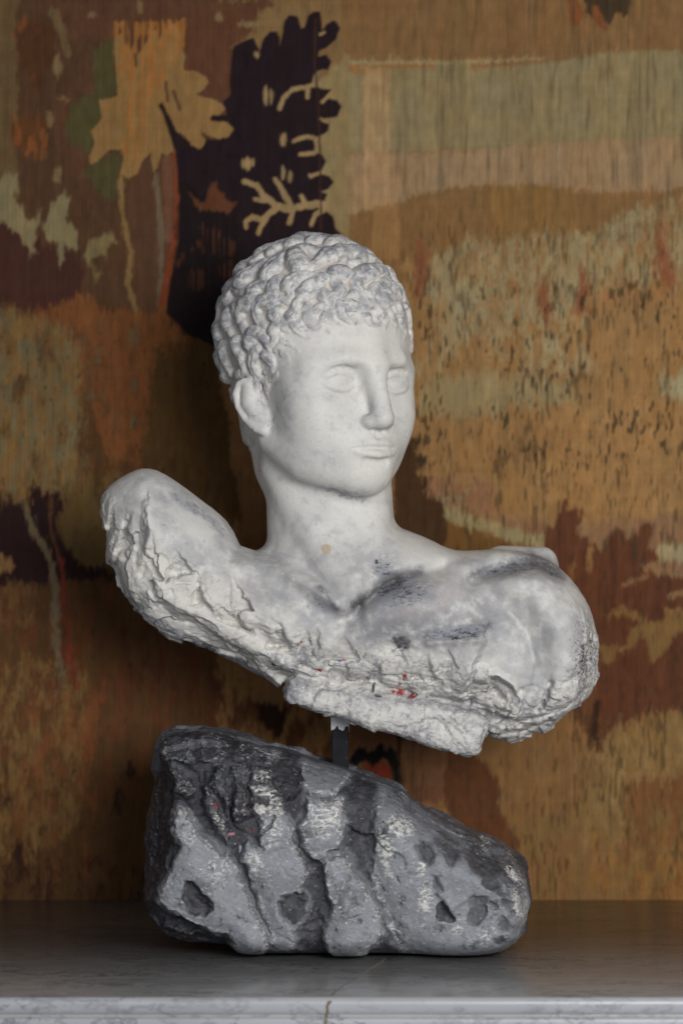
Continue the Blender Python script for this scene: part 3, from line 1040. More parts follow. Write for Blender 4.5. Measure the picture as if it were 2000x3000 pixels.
coat((.72, .70, .66), .9 * body * np.clip(spot(1140, 1902, 38, 28) * 1.6, 0, 1) * sstep(.05, .3, ridged(V * np.array([1, 1, 2.0]), 200, 2)))
coat((.72, .70, .64), .5 * skin * np.clip(spot(1090, 1020, 90, 60) + spot(1080, 1380, 70, 40), 0, 1))
# rough edge: pale plaster with dark paint caught on the high specks
coat(cream, broken * .45 * sstep(-.2, .3, n_mid))
rr = ridged(V * np.array([1, 1, 1.7]), 210, 3)
wear[:, 0] = np.maximum(wear[:, 0], broken * (.30 + .15 * n_big) * sstep(500, 900, vx))
wear[:, 1] = np.maximum(wear[:, 1], np.maximum(arm, socket * .8) * (.36 + .12 * n_mid))
blk = (lab_v == 1) * 1.0
coat(blue, blk * .42 * sstep(-.4, .3, n_mid + .4 * n_big))
wear[:, 0] = np.maximum(wear[:, 0], blk * (.26 + .2 * n_big))
wear[:, 1] = np.maximum(wear[:, 1], blk * (.18 + .2 * n_mid))
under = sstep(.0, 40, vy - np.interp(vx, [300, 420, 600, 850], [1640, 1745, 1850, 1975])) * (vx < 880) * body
coat(slate, under * .42)  # stump's underside coated darker, its shade put into the colour
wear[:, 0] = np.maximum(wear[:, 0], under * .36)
wear[:, 2] = np.maximum(np.exp(-((vx - 1140) / 34) ** 2 - ((vy - 1906) / 26) ** 2) * .44 * body, broken * (.24 + .1 * n_mid))
alpha = np.clip(.10 + .9 * broken + .6 * blk + .12 * body, 0, 1)
wear = np.concatenate([wear, alpha[:, None]], 1)
# wear marks with a shape of their own
coat((.46, .38, .28), sstep(.35, .6, spot(957, 1606, 17, 17) + .35 * n_mid) * (lab_v == 2))
red, blk_ = (.36, .012, .012), (.02, .02, .025)


def fleck(cx, cy, rx, ry, c, rot=0.0, seed=0):
    global col
    s = spot(cx, cy, rx, ry, rot) + .22 * perlin(V + seed, 300)
    coat(c, sstep(.30, .62, s) * front * body)


for a in ((877, 1880, 9, 6, red, 0), (934, 1950, 14, 7, red, .2), (886, 1872, 5, 4, red, 0), (870, 1944, 7, 4, red, .3), (1180, 1973, 8, 13, red, 0), (1170, 2018, 14, 9, red, -.3), (1205, 2028, 18, 9, red, -.2), (1150, 2016, 7, 5, red, 0),
          (1166, 1994, 5, 5, red, 0), (1007, 1922, 8, 4, (.6, .2, .22), 0), (990, 1926, 12, 4, (.10, .11, .30), 0), (1076, 1980, 7, 5, blk_, 0), (1092, 2005, 4, 14, blk_, .15), (1105, 2026, 12, 5, blk_, .3), (806, 1938, 8, 4, blk_, .3),
          (1186, 1730, 10, 6, blk_, .2), (1100, 1642, 5, 7, blk_, 0)):
    fleck(*a, seed=a[0] * .01)
col = np.clip(col, .004, .72)

# ---- objects
BASE = np.array([0.0, 0.0, 0.0])
bust = empty('mounted_bust', BASE)
tag(bust, 'white plaster bust of a curly haired youth with broken arms, mounted over a dark rock', 'bust')
lab_f = lab_v[F]
lab_f = np.where((lab_f[:, 0] == lab_f[:, 1]) | (lab_f[:, 0] == lab_f[:, 2]), lab_f[:, 0], lab_f[:, 2])
ctr = w2h(V[F].mean(1))
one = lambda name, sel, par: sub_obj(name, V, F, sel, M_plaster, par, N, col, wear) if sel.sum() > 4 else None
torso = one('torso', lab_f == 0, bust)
one('mounting_block', lab_f == 1, torso)
one('neck', lab_f == 2, bust)
head = one('head', lab_f == 3, bust)
one('nose', lab_f == 4, head)
one('lips', lab_f == 5, head)
for s in both:
    one('eye', (lab_f == 6) & (ctr[:, 0] * s > 0), head)
    one('ear', (lab_f == 7) & (ctr[:, 0] * s > 0), head)
hair = one('hair', lab_f == 8, bust)
for i in range(10, nl):
    one('curl', lab_f == i, hair)

# ------------------------------------------------------------------ the rock under the bust
HR_ = 0.0012
rx = np.arange(-0.200, 0.196, HR_, dtype=np.float32)
ry = np.arange(-0.145, 0.125, HR_, dtype=np.float32)
rz = np.arange(-0.006, 0.212, HR_, dtype=np.float32)
ROCK = [(457, 2160), (490, 2135), (553, 2128), (607, 2128), (668, 2143), (725, 2162), (760, 2182), (813, 2189), (859, 2203), (917, 2227), (966, 2241), (1000, 2252), (1025, 2260), (1062, 2278),
        (1123, 2305), (1172, 2326), (1221, 2369), (1286, 2410), (1352, 2450), (1421, 2479), (1490, 2512), (1537, 2544), (1549, 2589), (1553, 2642), (1546, 2691), (1537, 2752), (1503, 2790), (1450, 2822),
        (1368, 2835), (1205, 2835), (1082, 2832), (960, 2835), (744, 2832), (668, 2814), (600, 2800), (530, 2786), (476, 2757), (440, 2717), (430, 2690), (425, 2654), (423, 2539), (424, 2463), (437, 2386), (441, 2325), (448, 2252), (447, 2206)]
ko = 2.2 / FPX
QX = 1000 + rx[:, None] / ko + 0 * rz[None, :]
QY = 2812 - rz[None, :] / 0.000285 + 0 * rx[:, None]
kf = 2.13 / FPX
FXp, FYp = 1000 + rx[:, None] / kf + 0 * rz[None, :], 1500 - (rz[None, :] - CAMH) / kf + 0 * rx[:, None]
z4 = lambda L: [(400 + .3827 * x, 2080 + .3827 * y) for x, y in L]
z5 = lambda L: [(960 + .4082 * x, 2120 + .4082 * y) for x, y in L]

PLATES = [
    z4([(340, 700), (460, 850), (500, 920), (600, 1010), (700, 1080), (770, 1150), (800, 1230), (850, 1350), (900, 1480), (960, 1620), (1000, 1680), (1000, 1800), (960, 1890), (900, 1915), (780, 1870), (720, 1810), (740, 1760), (640, 1700), (520, 1650), (420, 1610), (300, 1540), (230, 1500), (150, 1440), (170, 1370), (230, 1240), (270, 1150), (330, 1010), (300, 900), (290, 780)]),
    z4([(850, 985), (875, 1000), (940, 1030), (1050, 990), (1200, 970), (1265, 1060), (1310, 1150), (1320, 1250), (1270, 1350), (1320, 1420), (1290, 1560), (1220, 1690), (1210, 1790), (1160, 1850), (1060, 1860), (1010, 1780), (1020, 1700), (980, 1580), (930, 1450), (880, 1300), (840, 1190), (795, 1130), (805, 1070)]),
    z4([(865, 430), (1030, 420), (1060, 540), (1110, 640), (1100, 700), (1150, 800), (1210, 900), (1180, 1010), (1000, 1060), (960, 1020), (920, 950), (935, 830), (885, 770), (862, 600)]),
    [(897, 2333), (893, 2386), (867, 2417), (886, 2447), (882, 2470), (901, 2497), (932, 2522), (962, 2509), (966, 2493), (1000, 2489), (1009, 2447), (1013, 2406), (997, 2342), (960, 2349), (943, 2344)],
    [(955, 2506), (936, 2528), (947, 2578), (955, 2623), (966, 2654), (951, 2692), (940, 2731), (947, 2765), (974, 2805), (1025, 2830), (1074, 2800), (1095, 2757), (1121, 2720), (1115, 2675), (1099, 2634), (1082, 2598), (1054, 2561), (1025, 2512), (1013, 2493), (985, 2500)],
    z5([(370, 510), (335, 640), (300, 760), (310, 850), (280, 950), (310, 1080), (350, 1200), (390, 1310), (440, 1430), (480, 1560), (560, 1660), (800, 1760), (1100, 1760), (1290, 1690), (1400, 1560), (1450, 1330), (1440, 1200), (1400, 1060), (1300, 960), (1100, 860), (930, 790), (800, 690), (620, 560), (480, 470)]),
    z4([(545, 560), (600, 640), (650, 760), (700, 880), (735, 960), (700, 1035), (640, 960), (560, 820), (520, 690)]),
    z4([(500, 210), (600, 220), (690, 300), (690, 350), (560, 400), (480, 380), (470, 290)]), z4([(600, 420), (690, 400), (700, 560), (730, 700), (700, 760), (620, 640), (580, 540)]), z4([(725, 400), (840, 420), (850, 620), (870, 780), (760, 830), (740, 640)]),
    z4([(200, 430), (290, 420), (400, 470), (460, 580), (420, 640), (280, 570)]), z4([(130, 240), (240, 220), (420, 230), (440, 400), (300, 390), (180, 420), (120, 380)]), z4([(110, 640), (200, 610), (290, 690), (270, 880), (160, 1000), (90, 950)]),
    z4([(760, 270), (900, 300), (1080, 380), (1060, 420), (900, 410), (760, 370)]), z4([(1260, 430), (1400, 420), (1568, 480), (1640, 560), (1500, 640), (1330, 640), (1230, 560)]), z4([(100, 1690), (260, 1640), (420, 1700), (440, 1780), (300, 1840), (160, 1800)]),
]
CRACKS = [  # path, half width (survey px), depth (cm)
    (z4([(750, 330), (850, 345), (960, 400)]), 3, .2), (z4([(770, 400), (860, 400), (970, 385)]), 3, .2), (z4([(940, 960), (1000, 880), (1060, 790)]), 4, .3), (z4([(620, 660), (690, 830)]), 4, .25),
    (z5([(160, 440), (175, 540)]), 4, .3), (z5([(430, 510), (540, 590), (620, 670)]), 4, .3), (z5([(470, 1080), (490, 1110)]), 4, .2), (z4([(690, 400), (690, 560), (730, 720), (740, 840)]), 4, .3),
]
HOLES = [  # outline, depth (cm)
    (z4([(395, 1290), (440, 1268), (500, 1330), (560, 1400), (607, 1470), (600, 1515), (540, 1540), (460, 1530), (390, 1500), (368, 1400)]), .9),
    (z4([(1110, 1400), (1180, 1372), (1280, 1370), (1310, 1420), (1290, 1540), (1230, 1645), (1160, 1640), (1100, 1540), (1085, 1450)]), .7),
    (z4([(1060, 480), (1160, 430), (1250, 470), (1290, 560), (1250, 650), (1150, 690), (1090, 610)]), .8),
    (z5([(770, 1290), (800, 1250), (830, 1310), (880, 1370), (850, 1390), (780, 1360)]), .5), (z5([(600, 860), (660, 830), (730, 830), (760, 930), (730, 1000), (660, 960)]), .5), (z5([(745, 1050), (790, 1050), (800, 1180), (775, 1210), (745, 1130)]), .35),
    (z5([(1135, 1240), (1170, 1250), (1210, 1280), (1190, 1295), (1145, 1280)]), .35), (z5([(1180, 1500), (1230, 1490), (1250, 1540), (1210, 1560), (1170, 1540)]), .4), (z5([(1240, 1220), (1310, 1220), (1330, 1270), (1280, 1300), (1220, 1270)]), .35),
    (z5([(1290, 1310), (1325, 1315), (1325, 1350), (1290, 1355)]), .4), (z5([(385, 735), (410, 730), (415, 800), (390, 805)]), .35), (z5([(120, 400), (160, 385), (230, 400), (230, 425), (170, 435)]), .8), (z5([(205, 1370), (228, 1370), (228, 1395), (205, 1395)]), .4),
    (z5([(760, 800), (850, 810), (930, 880), (940, 960), (860, 1010), (800, 960)]), .3), (z5([(1030, 1230), (1130, 1210), (1120, 1330), (1050, 1430), (990, 1390)]), .25), (z5([(930, 900), (1080, 930), (1180, 1010), (1250, 1060), (1190, 1130), (1090, 1120), (1000, 1030)]), .25),
    (z5([(1090, 1050), (1200, 1080), (1290, 1180), (1230, 1190), (1120, 1140)]), .3), (z5([(125, 1050), (150, 1045), (160, 1075), (135, 1080)]), .25), (z5([(1220, 1350), (1280, 1360), (1270, 1450), (1200, 1480)]), .25), (z5([(1000, 1560), (1050, 1520), (1080, 1540), (1020, 1600)]), .2),
]
UNDERCUT = z4([(60, 1500), (140, 1480), (300, 1570), (520, 1670), (690, 1770), (735, 1850), (720, 2000), (0, 2000), (0, 1500)])
SIDE = z4([(0, 100), (330, 680), (300, 1000), (210, 1280), (135, 1470), (0, 1600)])
TOPF = z5([(480, 480), (640, 690), (770, 810), (930, 890), (1000, 1010), (1120, 1100), (1210, 1170), (1330, 1240), (1420, 1280), (1500, 1000), (900, 600)])
rr_ = np.zeros_like(FXp)
dk = np.zeros_like(FXp)
cw = 1 + 0 * FXp
jx, jy = np.meshgrid(rx, rz, indexing='ij')
jp = np.stack([jx.ravel(), 0 * jx.ravel(), jy.ravel()], 1)
J1, J2 = [(16 * fbm(jp + o, 45, 3) + 9 * fbm(jp + o, 150, 3)).reshape(FXp.shape) for o in (1.3, 5.1)]
WX, WY = FXp + J1, FYp + J2
for pts, w, d in CRACKS:
    g = sstep(1.35, .60, line_d(pts, WX, WY) / w)
    rr_ -= .011 * d * g
    dk = np.maximum(dk, np.minimum(1, d * 1.1 + .25) * g)
dp = np.full(FXp.shape, 1e3)
for P in PLATES:
    dp = np.minimum(dp, poly_sd(P, WX, WY))
raised = sstep(9, -13, dp)
rt = np.random.default_rng(4)
for P in PLATES:
    c = np.mean(P, 0)
    m = sstep(9, -13, poly_sd(P, WX, WY))
    rr_ += m * (rt.normal() * .000022 * (FXp - c[0]) + rt.normal() * .000022 * (FYp - c[1]) + rt.uniform(-.0015, .0015))
rr_ -= .004 * sstep(2785, 2815, FYp) * (.6 + 1.2 * fbm(jp + 9, 30, 3).reshape(FXp.shape))
rr_ += .0105 * raised + .003 * sstep(0, -60, dp) - .006
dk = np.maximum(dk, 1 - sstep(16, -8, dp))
rim = np.exp(-((dp + 8) / 9) ** 2)
for P, d in HOLES:
    e = sstep(5, -9, poly_sd(P, WX, WY))
    rr_ -= .010 * d * e
    dk = np.maximum(dk, min(1, d + .40) * e)
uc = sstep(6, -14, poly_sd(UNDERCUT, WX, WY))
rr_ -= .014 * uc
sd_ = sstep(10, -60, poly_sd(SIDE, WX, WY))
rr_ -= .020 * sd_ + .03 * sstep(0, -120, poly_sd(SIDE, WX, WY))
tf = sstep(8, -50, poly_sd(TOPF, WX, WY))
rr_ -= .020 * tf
for pts, w, d in (([(620, 2300), (700, 2400), (720, 2480)], 60, .5), ([(900, 2420), (940, 2520)], 50, .5), ([(560, 2500), (620, 2620), (760, 2740)], 60, .5), ([(820, 2560), (850, 2700)], 50, .4), ([(1120, 2480), (1200, 2640), (1300, 2740)], 90, .7), ([(1000, 2640), (1020, 2740)], 50, .5), ([(500, 2200), (600, 2180)], 40, .6)):
    rr_ += .01 * d * np.exp(-(line_d(pts, WX, WY) / w) ** 2)
d2 = (poly_sd(smooth_poly(ROCK, 1), QX, QY) * ko).astype(np.float32)
q2 = np.maximum(0, 1 + d2 / .030)
FR = np.empty((len(rx), len(ry), len(rz)), np.float32)
for j, y in enumerate(ry):
    w = np.clip((-.01 - y) / .05, 0, 1)
    f = .030 * (np.sqrt(q2 ** 2 + (np.abs(y + rr_ * w + .014) / .114) ** 2.6) - 1)
    FR[:, j, :] = smax(f, .0008 - rz[None, :] + 0 * f, .004)
Vr, Fr, Cr = surface_nets(FR, np.array([rx[0], ry[0], rz[0]]), HR_)
dkv = dk[Cr[:, 0], Cr[:, 2]]
fw = sstep(.0, -.05, Vr[:, 1])
tfv, ucv, sdv, rimv = [a[Cr[:, 0], Cr[:, 2]] * fw for a in (tf, uc, sd_, rim)]
dkv = dkv * fw
Nr = vnormals(Vr, Fr)
qx, qy = 1000 + Vr[:, 0] / kf, 1500 - (Vr[:, 2] - CAMH) / kf
UL = z4([(120, 120), (500, 130), (900, 270), (1100, 400), (1260, 600), (1210, 800), (1000, 760), (870, 850), (760, 1000), (560, 900), (450, 740), (300, 700), (280, 1000), (130, 1450), (40, 1000)])
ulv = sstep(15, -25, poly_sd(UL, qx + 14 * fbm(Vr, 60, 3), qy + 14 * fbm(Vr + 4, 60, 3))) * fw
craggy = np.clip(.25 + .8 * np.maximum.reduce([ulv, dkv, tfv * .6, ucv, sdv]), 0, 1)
craggy = np.where(Vr[:, 1] > 0, .7, craggy)
up = sstep(.0, .02, Vr[:, 2])
fr = facets(Vr, 110, 21, .34, .0030) + facets(Vr, 500, 22, .30, .0012)
disp = up * (craggy * (.22 * fr - .0010 + .0032 * fbm(Vr, 40, 4, .55) + .0020 * ridged(Vr * np.array([1.4, 1, .8]), 75, 4)) + .0030 * fbm(Vr, 20, 4, .55) - .0008 * craggy)
disp = smooth_field(disp, Fr, 1)
Vr = Vr + Nr * disp[:, None]
Nr = vnormals(Vr, Fr)
nb, nm, nf = fbm(Vr, 30, 4, .55), fbm(Vr + 3, 100, 4, .6), fbm(Vr + 5, 340, 3, .6)
plate, mid, dark = np.array([.248, .260, .290]), np.array([.118, .121, .138]), np.array([.032, .032, .038])
cr = plate[None, :] * (1 + .16 * nb + .08 * nm)[:, None]


def rcoat(c, a):
    global cr
    a = np.clip(a, 0, 1)[:, None]
    cr = cr * (1 - a) + np.asarray(c) * a


rcoat(mid, .9 * np.maximum(ulv, tfv) * sstep(-.45, .15, nm + .4))  # upper left is darker stone; the top facet's shade is painted in
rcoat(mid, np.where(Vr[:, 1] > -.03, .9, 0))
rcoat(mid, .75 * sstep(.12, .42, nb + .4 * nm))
rcoat(dark * 1.15, np.maximum.reduce([dkv * .95, ucv * .95 * sstep(-.4, .1, nm + .25), sdv * .75]) * (1.0 + .5 * nm + .3 * nb))  # dark patina plus painted shade in recesses, undercut and turned-away side
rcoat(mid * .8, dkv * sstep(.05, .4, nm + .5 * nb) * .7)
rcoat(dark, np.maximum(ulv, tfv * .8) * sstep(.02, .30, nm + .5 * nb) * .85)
wr_ = np.zeros((len(Vr), 3))
rsp = lambda cx, cy, a, b, ro=0.0: np.exp(-(((qx - cx) * cos(ro) + (qy - cy) * sin(ro)) / a) ** 2 - ((-(qx - cx) * sin(ro) + (qy - cy) * cos(ro)) / b) ** 2)
clean = np.clip(1 - 1.3 * np.maximum.reduce([dkv, ucv * .7, sdv * .5]), 0, 1) * fw
wr_[:, 0] = .22 + .12 * nb + .12 * ulv + .06 * tfv
wr_[:, 1] = .17 + .10 * nm + .10 * ulv
wb = np.full(len(Vr), .19) + .05 * nb + .10 * rimv - .05 * ulv
for pts, a, b, ro, amt in ((z4([(950, 480)]), 46, 20, .2, .30), (z4([(980, 590)]), 40, 22, 0, .34), (z4([(940, 740)]), 26, 16, 0, .42), (z4([(1080, 720)]), 36, 46, .5, .32), (z4([(1050, 880)]), 40, 44, 0, .30), (z4([(910, 1130)]), 22, 36, -.4, .36),
                           (z4([(260, 1150)]), 14, 46, .5, .34), (z4([(640, 1190)]), 46, 50, .4, .28), (z4([(380, 950)]), 46, 26, .2, .28), (z4([(1430, 790)]), 60, 62, .2, .33), (z4([(1530, 700)]), 30, 22, .2, .40), (z4([(640, 830)]), 14, 34, -.4, .34),
                           (z4([(760, 850)]), 16, 20, 0, .34), (z4([(440, 330)]), 40, 30, .3, .26), (z4([(180, 360)]), 24, 44, 0, .26), (z4([(1000, 360)]), 60, 14, .4, .30), (z4([(700, 180)]), 70, 14, .3, .26), (z4([(1000, 1250)]), 20, 60, -.3, .26),
                           (z4([(300, 1800)]), 60, 14, .2, .26), (z5([(400, 850)]), 26, 40, -.3, .40), (z5([(520, 720)]), 46, 30, .5, .36), (z5([(420, 1010)]), 14, 40, -.4, .36), (z5([(690, 1220)]), 24, 50, .1, .34), (z5([(310, 500)]), 40, 16, .6, .32),
                           (z5([(1200, 1110)]), 46, 14, .7, .34), (z5([(1330, 1080)]), 36, 10, .8, .36), (z5([(1340, 1260)]), 16, 56, -.2, .34), (z5([(1410, 1320)]), 12, 40, .2, .36), (z5([(240, 1640)]), 34, 14, -.4, .36), (z5([(150, 950)]), 18, 30, -.5, .34),
                           (z5([(660, 1000)]), 16, 26, 0, .34), (z5([(930, 1440)]), 18, 18, .5, .32), (z5([(1100, 1500)]), 60, 26, -.5, .28), (z5([(600, 1670)]), 90, 12, .1, .28), (z5([(250, 420)]), 50, 10, .6, .30), (z5([(1160, 900)]), 26, 20, .6, .30), (z5([(50, 640)]), 34, 30, .2, .36)):
    wb = np.maximum(wb, (amt - .01) * np.clip(1.25 * rsp(*pts[0], a * 1.35, b * 1.35, ro), 0, 1))
wr_[:, 2] = wb * clean + .16 * (1 - clean)
wr_ = np.concatenate([wr_, np.clip(.12 + .75 * craggy, 0, 1)[:, None]], 1)
for (x, y), a, b, c in ((z4([(890, 703)])[0], 6, 8, (.10, .008, .012)), (z4([(893, 907)])[0], 6, 7, (.22, .012, .015)), (z4([(940, 962)])[0], 5, 6, (.22, .012, .015)), (z4([(738, 930)])[0], 9, 5, (.45, .20, .24)), (z4([(620, 705)])[0], 7, 12, (.24, .07, .09)), (z4([(660, 1560)])[0], 4, 5, (.20, .04, .07))):
    k = sstep(.40, .58, rsp(x, y, a, b) + .2 * perlin(Vr, 300)) * fw
    rcoat(c, k)
    wr_[:, :3] *= (1 - k)[:, None]
k = sstep(.40, .6, rsp(*z4([(797, 1040)])[0], 5, 12, .2) + .2 * perlin(Vr, 300)) * fw
rcoat((.62, .66, .72), k)
cr = np.clip(cr, .004, .8)
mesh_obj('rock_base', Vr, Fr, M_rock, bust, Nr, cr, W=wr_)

# ---- the square steel rod, its head daubed with plaster
def rod_mesh(z0, z1, w, b=.0012, cx=None):
    m = MB()
    ring = []
    for sx, sy in ((1, 1), (-1, 1), (-1, -1), (1, -1)):
        for k in range(3):
            a = math.atan2(sy, sx) - math.pi / 4 + k * math.pi / 4
            ring.append((sx * (w / 2 - b) + b * cos(a), sy * (w / 2 - b) + b * sin(a)))
    ring.append(ring[0])
    m.grid([[(x, y, z) for x, y in ring][::-1] for z in (z0, z1)])
    return np.array(m.v), np.array(m.f)


rc = at(996, 2180, .004)
v, f = rod_mesh(.10, .235, .0158)
mesh_obj('rod', v + np.array([rc[0], rc[1], 0]), f, M_steel, bust, smooth=False)
m_, nt_, b_ = mat_new('wet_plaster')
b_.inputs['Base Color'].default_value = (.56, .57, .60, 1)
b_.inputs['Roughness'].default_value = .5
m = MB()
ring = [(.0084 * cos(a) * (1 if abs(cos(a)) > .71 else 1), .0084 * sin(a)) for a in np.linspace(0, 2 * math.pi, 49)]
sq = [(x / max(abs(x), abs(y)) * .0083, y / max(abs(x), abs(y)) * .0083) for x, y in ring]
r3 = np.random.default_rng(11)
low = [.1935 + .0022 * sin(3.1 * i * .26) + .0012 * r3.normal() for i in range(48)]
low.append(low[0])
m.grid([[(x, y, z0) for (x, y), z0 in zip(sq, [.235] * 49)], [(x * 1.03, y * 1.03, .205) for x, y in sq], [(x, y, z) for (x, y), z in zip(sq, low)], [(x * .93, y * .93, z - .0004) for (x, y), z in zip(sq, low)]])
mesh_obj('plaster_collar', np.array(m.v) + np.array([rc[0], rc[1], 0]), np.array(m.f), m_, bust, smooth=False)

# ------------------------------------------------------------------ marble shelf
shelf = empty('marble_shelf', (0, 0, 0))
tag(shelf, 'grey veined marble shelf carrying the bust, with a moulded front edge coloured as if lit', 'shelf')
YF = CAMH * FPX / (2925 - 1500) - CAMD
YB = .26
SX = 1.1


def sweep(name, prof, mat, parent, n=60):
    m = MB()
    m.grid([[(x, y, z) for y, z in prof] for x in np.linspace(-SX, SX, n)])
    v, f = np.array(m.v), np.array(m.f)
    return mesh_obj(name, v, f, mat, parent)


top = [(YB, -.018), (YB, 0), (YF + .006, 0), (YF + .003, -.0004), (YF + .0012, -.0014), (YF + .0002, -.003), (YF - .0001, -.005), (YF, -.009), (YF + .0008, -.0115), (YF + .0024, -.0135), (YF + .005, -.0148), (YF + .012, -.0152), (YF + .012, -.018)]
sweep('top_slab', top[:4] + [(YF + .003, -.018)], M_marble, shelf)
sweep('slab_lip', top[3:], M_marble_lit, shelf)  # lip of the same slab, split off to take the lit marble colour
fas = [(YF + .02, -.0156), (YF + .0015, -.0156), (YF - .0006, -.0164), (YF - .0012, -.018), (YF - .0012, -.028), (YF + .0005, -.031), (YF + .004, -.034), (YF + .006, -.05), (YF + .006, -.16)]
sweep('fascia', fas, M_marble_lit, shelf)
m_, nt_, b_ = mat_new('brown_filler')
b_.inputs['Base Color'].default_value = (.17, .12, .07, 1)
b_.inputs['Roughness'].default_value = .8


def on_shelf(px, py, z=0.0):
    d = (CAMH - z) * FPX / (py - 1500)
    return ((px - 1000) * d / FPX, d - CAMD)


pts = [on_shelf(x, y) for x, y in ((1128, 2808), (1108, 2822), (1080, 2838), (1052, 2858), (1040, 2870), (1010, 2885), (985, 2903), (972, 2915))]
pts = [(x, max(y, YF + .004), .0003) for x, y in pts]
xf = lambda px: (px - 1000) * (CAMD + YF) / FPX
pts += [(xf(966), YF + .0002, -.0022), (xf(958), YF - .0007, -.006), (xf(960), YF - .0004, -.011), (xf(957), YF + .002, -.0140), (xf(955), YF - .0015, -.0175), (xf(950), YF - .0018, -.022), (xf(952), YF - .0018, -.028)]
wid = [.0003, .0005, .0004, .0007, .0006, .0009, .0007, .0010, .0016, .0009, .0007, .0008, .0010, .0011, .0008]
wid = [w * (.6 if i < 7 else 1.15) for i, w in enumerate(wid)]
m = MB()
m.grid([[(x - w, y, z - .0003), (x - w * .3, y - (.0002 if z < -.001 else 0), z), (x + w * .4, y - (.0002 if z < -.001 else 0), z), (x + w, y, z - .0003)] for (x, y, z), w in zip(pts, wid)])
mesh_obj('crack_filler', np.array(m.v), np.array(m.f), m_, shelf)

# ------------------------------------------------------------------ the tapestry: every vertex carries the dye of its stitch
YT = .215
kt = (CAMD + YT) / FPX
ux = np.concatenate([np.arange(-1500, -60, 30), np.arange(-60, 2060, 4), np.arange(2060, 3501, 30)]).astype(np.float32)
uy = np.concatenate([np.arange(-700, -60, 30), np.arange(-60, 2632, 4), [2640.0]]).astype(np.float32)
TX, TY = np.meshgrid(ux, uy, indexing='ij')
sh = TX.shape
# beyond the picture the design runs on, mirrored
MX = np.where(TX < 0, -TX * 1.0, np.where(TX > 2000, 4000 - TX, TX))
MY = np.where(TY < 0, -TY, TY)
tp = lambda sx, sy, o=0.0: np.stack([TX.ravel() * sx + o, TY.ravel() * sy + o * 1.7, np.full(TX.size, o * .31)], 1)
T = lambda sx, sy, o=0.0: perlin(tp(sx, sy, o), 1.0).reshape(sh)
TEETH = T(1 / 9, 1 / 160, 2.2) + .5 * T(1 / 5, 1 / 90, 7.7)
WARPX, WARPY = T(1 / 34, 1 / 34, 3.1) + .5 * T(1 / 13, 1 / 13, 9.4), T(1 / 34, 1 / 34, 5.9) + .5 * T(1 / 13, 1 / 13, 1.2)
STREAK = T(1 / 7, 1 / 240, 11.0)
STREAK2 = T(1 / 22, 1 / 420, 12.4)
MOT = T(1 / 22, 1 / 60, 21.0) + .6 * T(1 / 9, 1 / 30, 22.0)
MOT2 = T(1 / 30, 1 / 75, 31.0) + .6 * T(1 / 11, 1 / 34, 32.0)
SLIT = T(1 / 8, 1 / 46, 41.0)
dye = np.zeros(sh + (3,))


FRAY = 4 * T(1 / 5, 1 / 26, 91.0) + 3 * T(1 / 11, 1 / 40, 92.0)


def shuffle(m, ax, ay, o):
    """let the wools run into each other in short upright hatches"""
    global dye
    ix, iy = np.meshgrid(np.arange(sh[0]), np.arange(sh[1]), indexing='ij')
    jx_ = np.clip(ix + np.round(ax / 4 * T(1 / 12, 1 / 30, o) * 2).astype(int), 0, sh[0] - 1)
    jy_ = np.clip(iy + np.round(ay / 4 * T(1 / 9, 1 / 40, o + 3) * 2).astype(int), 0, sh[1] - 1)
    m = np.asarray(m)[..., None] if np.ndim(m) else m
    dye = dye * (1 - m) + dye[jx_, jy_] * m


def lay(a, c):
    global dye
    a = np.clip(a, 0, 1)[..., None]
    dye = dye * (1 - a) + lin(c) * a


def mask(P, teeth=14, wob=6, soft=5.0):
    P = np.asarray(P, float)
    lo, hi = P.min(0) - 60, P.max(0) + 60
    sel = (MX > lo[0]) & (MX < hi[0]) & (MY > lo[1]) & (MY < hi[1])
    out = np.zeros(sh)
    if sel.any():
        d = poly_sd(P, (MX + wob * WARPX)[sel], (MY + teeth * TEETH + wob * WARPY)[sel])
        out[sel] = sstep(soft, -soft, d + FRAY[sel] * min(1, teeth / 14))
    return out


def paint(P, c, teeth=14, wob=6, soft=5.0):
    lay(mask(P, teeth, wob, soft), c)


def mottle(P, c, thr=.0, fld=None, teeth=20, wob=10, amt=1.0):
    lay(mask(P, teeth, wob) * sstep(thr - .20, thr + .26, MOT if fld is None else fld) * amt * .85, c)


def stroke(P, w, c, wob=4, soft=3, teeth=4):
    P = np.asarray(P, float)
    ws = np.broadcast_to(np.asarray(w, float), (len(P),))
    lo, hi = P.min(0) - 60, P.max(0) + 60
    sel = (MX > lo[0]) & (MX < hi[0]) & (MY > lo[1]) & (MY < hi[1])
    X, Y = (MX + wob * WARPX)[sel], (MY + wob * WARPY + teeth * TEETH)[sel]
    b = np.full(X.shape, -1e9)
    for i in range(len(P) - 1):
        b = np.maximum(b, (ws[i] + ws[i + 1]) / 2 - line_d(P[i:i + 2], X, Y))
    m = np.zeros(sh)
    m[sel] = sstep(-soft, soft, b)
    lay(m, c)


def blob(cx, cy, rx_, ry_, c, wob=5):
    t = np.linspace(0, 2 * math.pi, 17)[:-1]
    paint(np.stack([cx + rx_ * np.cos(t), cy + ry_ * np.sin(t)], 1), c, 6, wob)


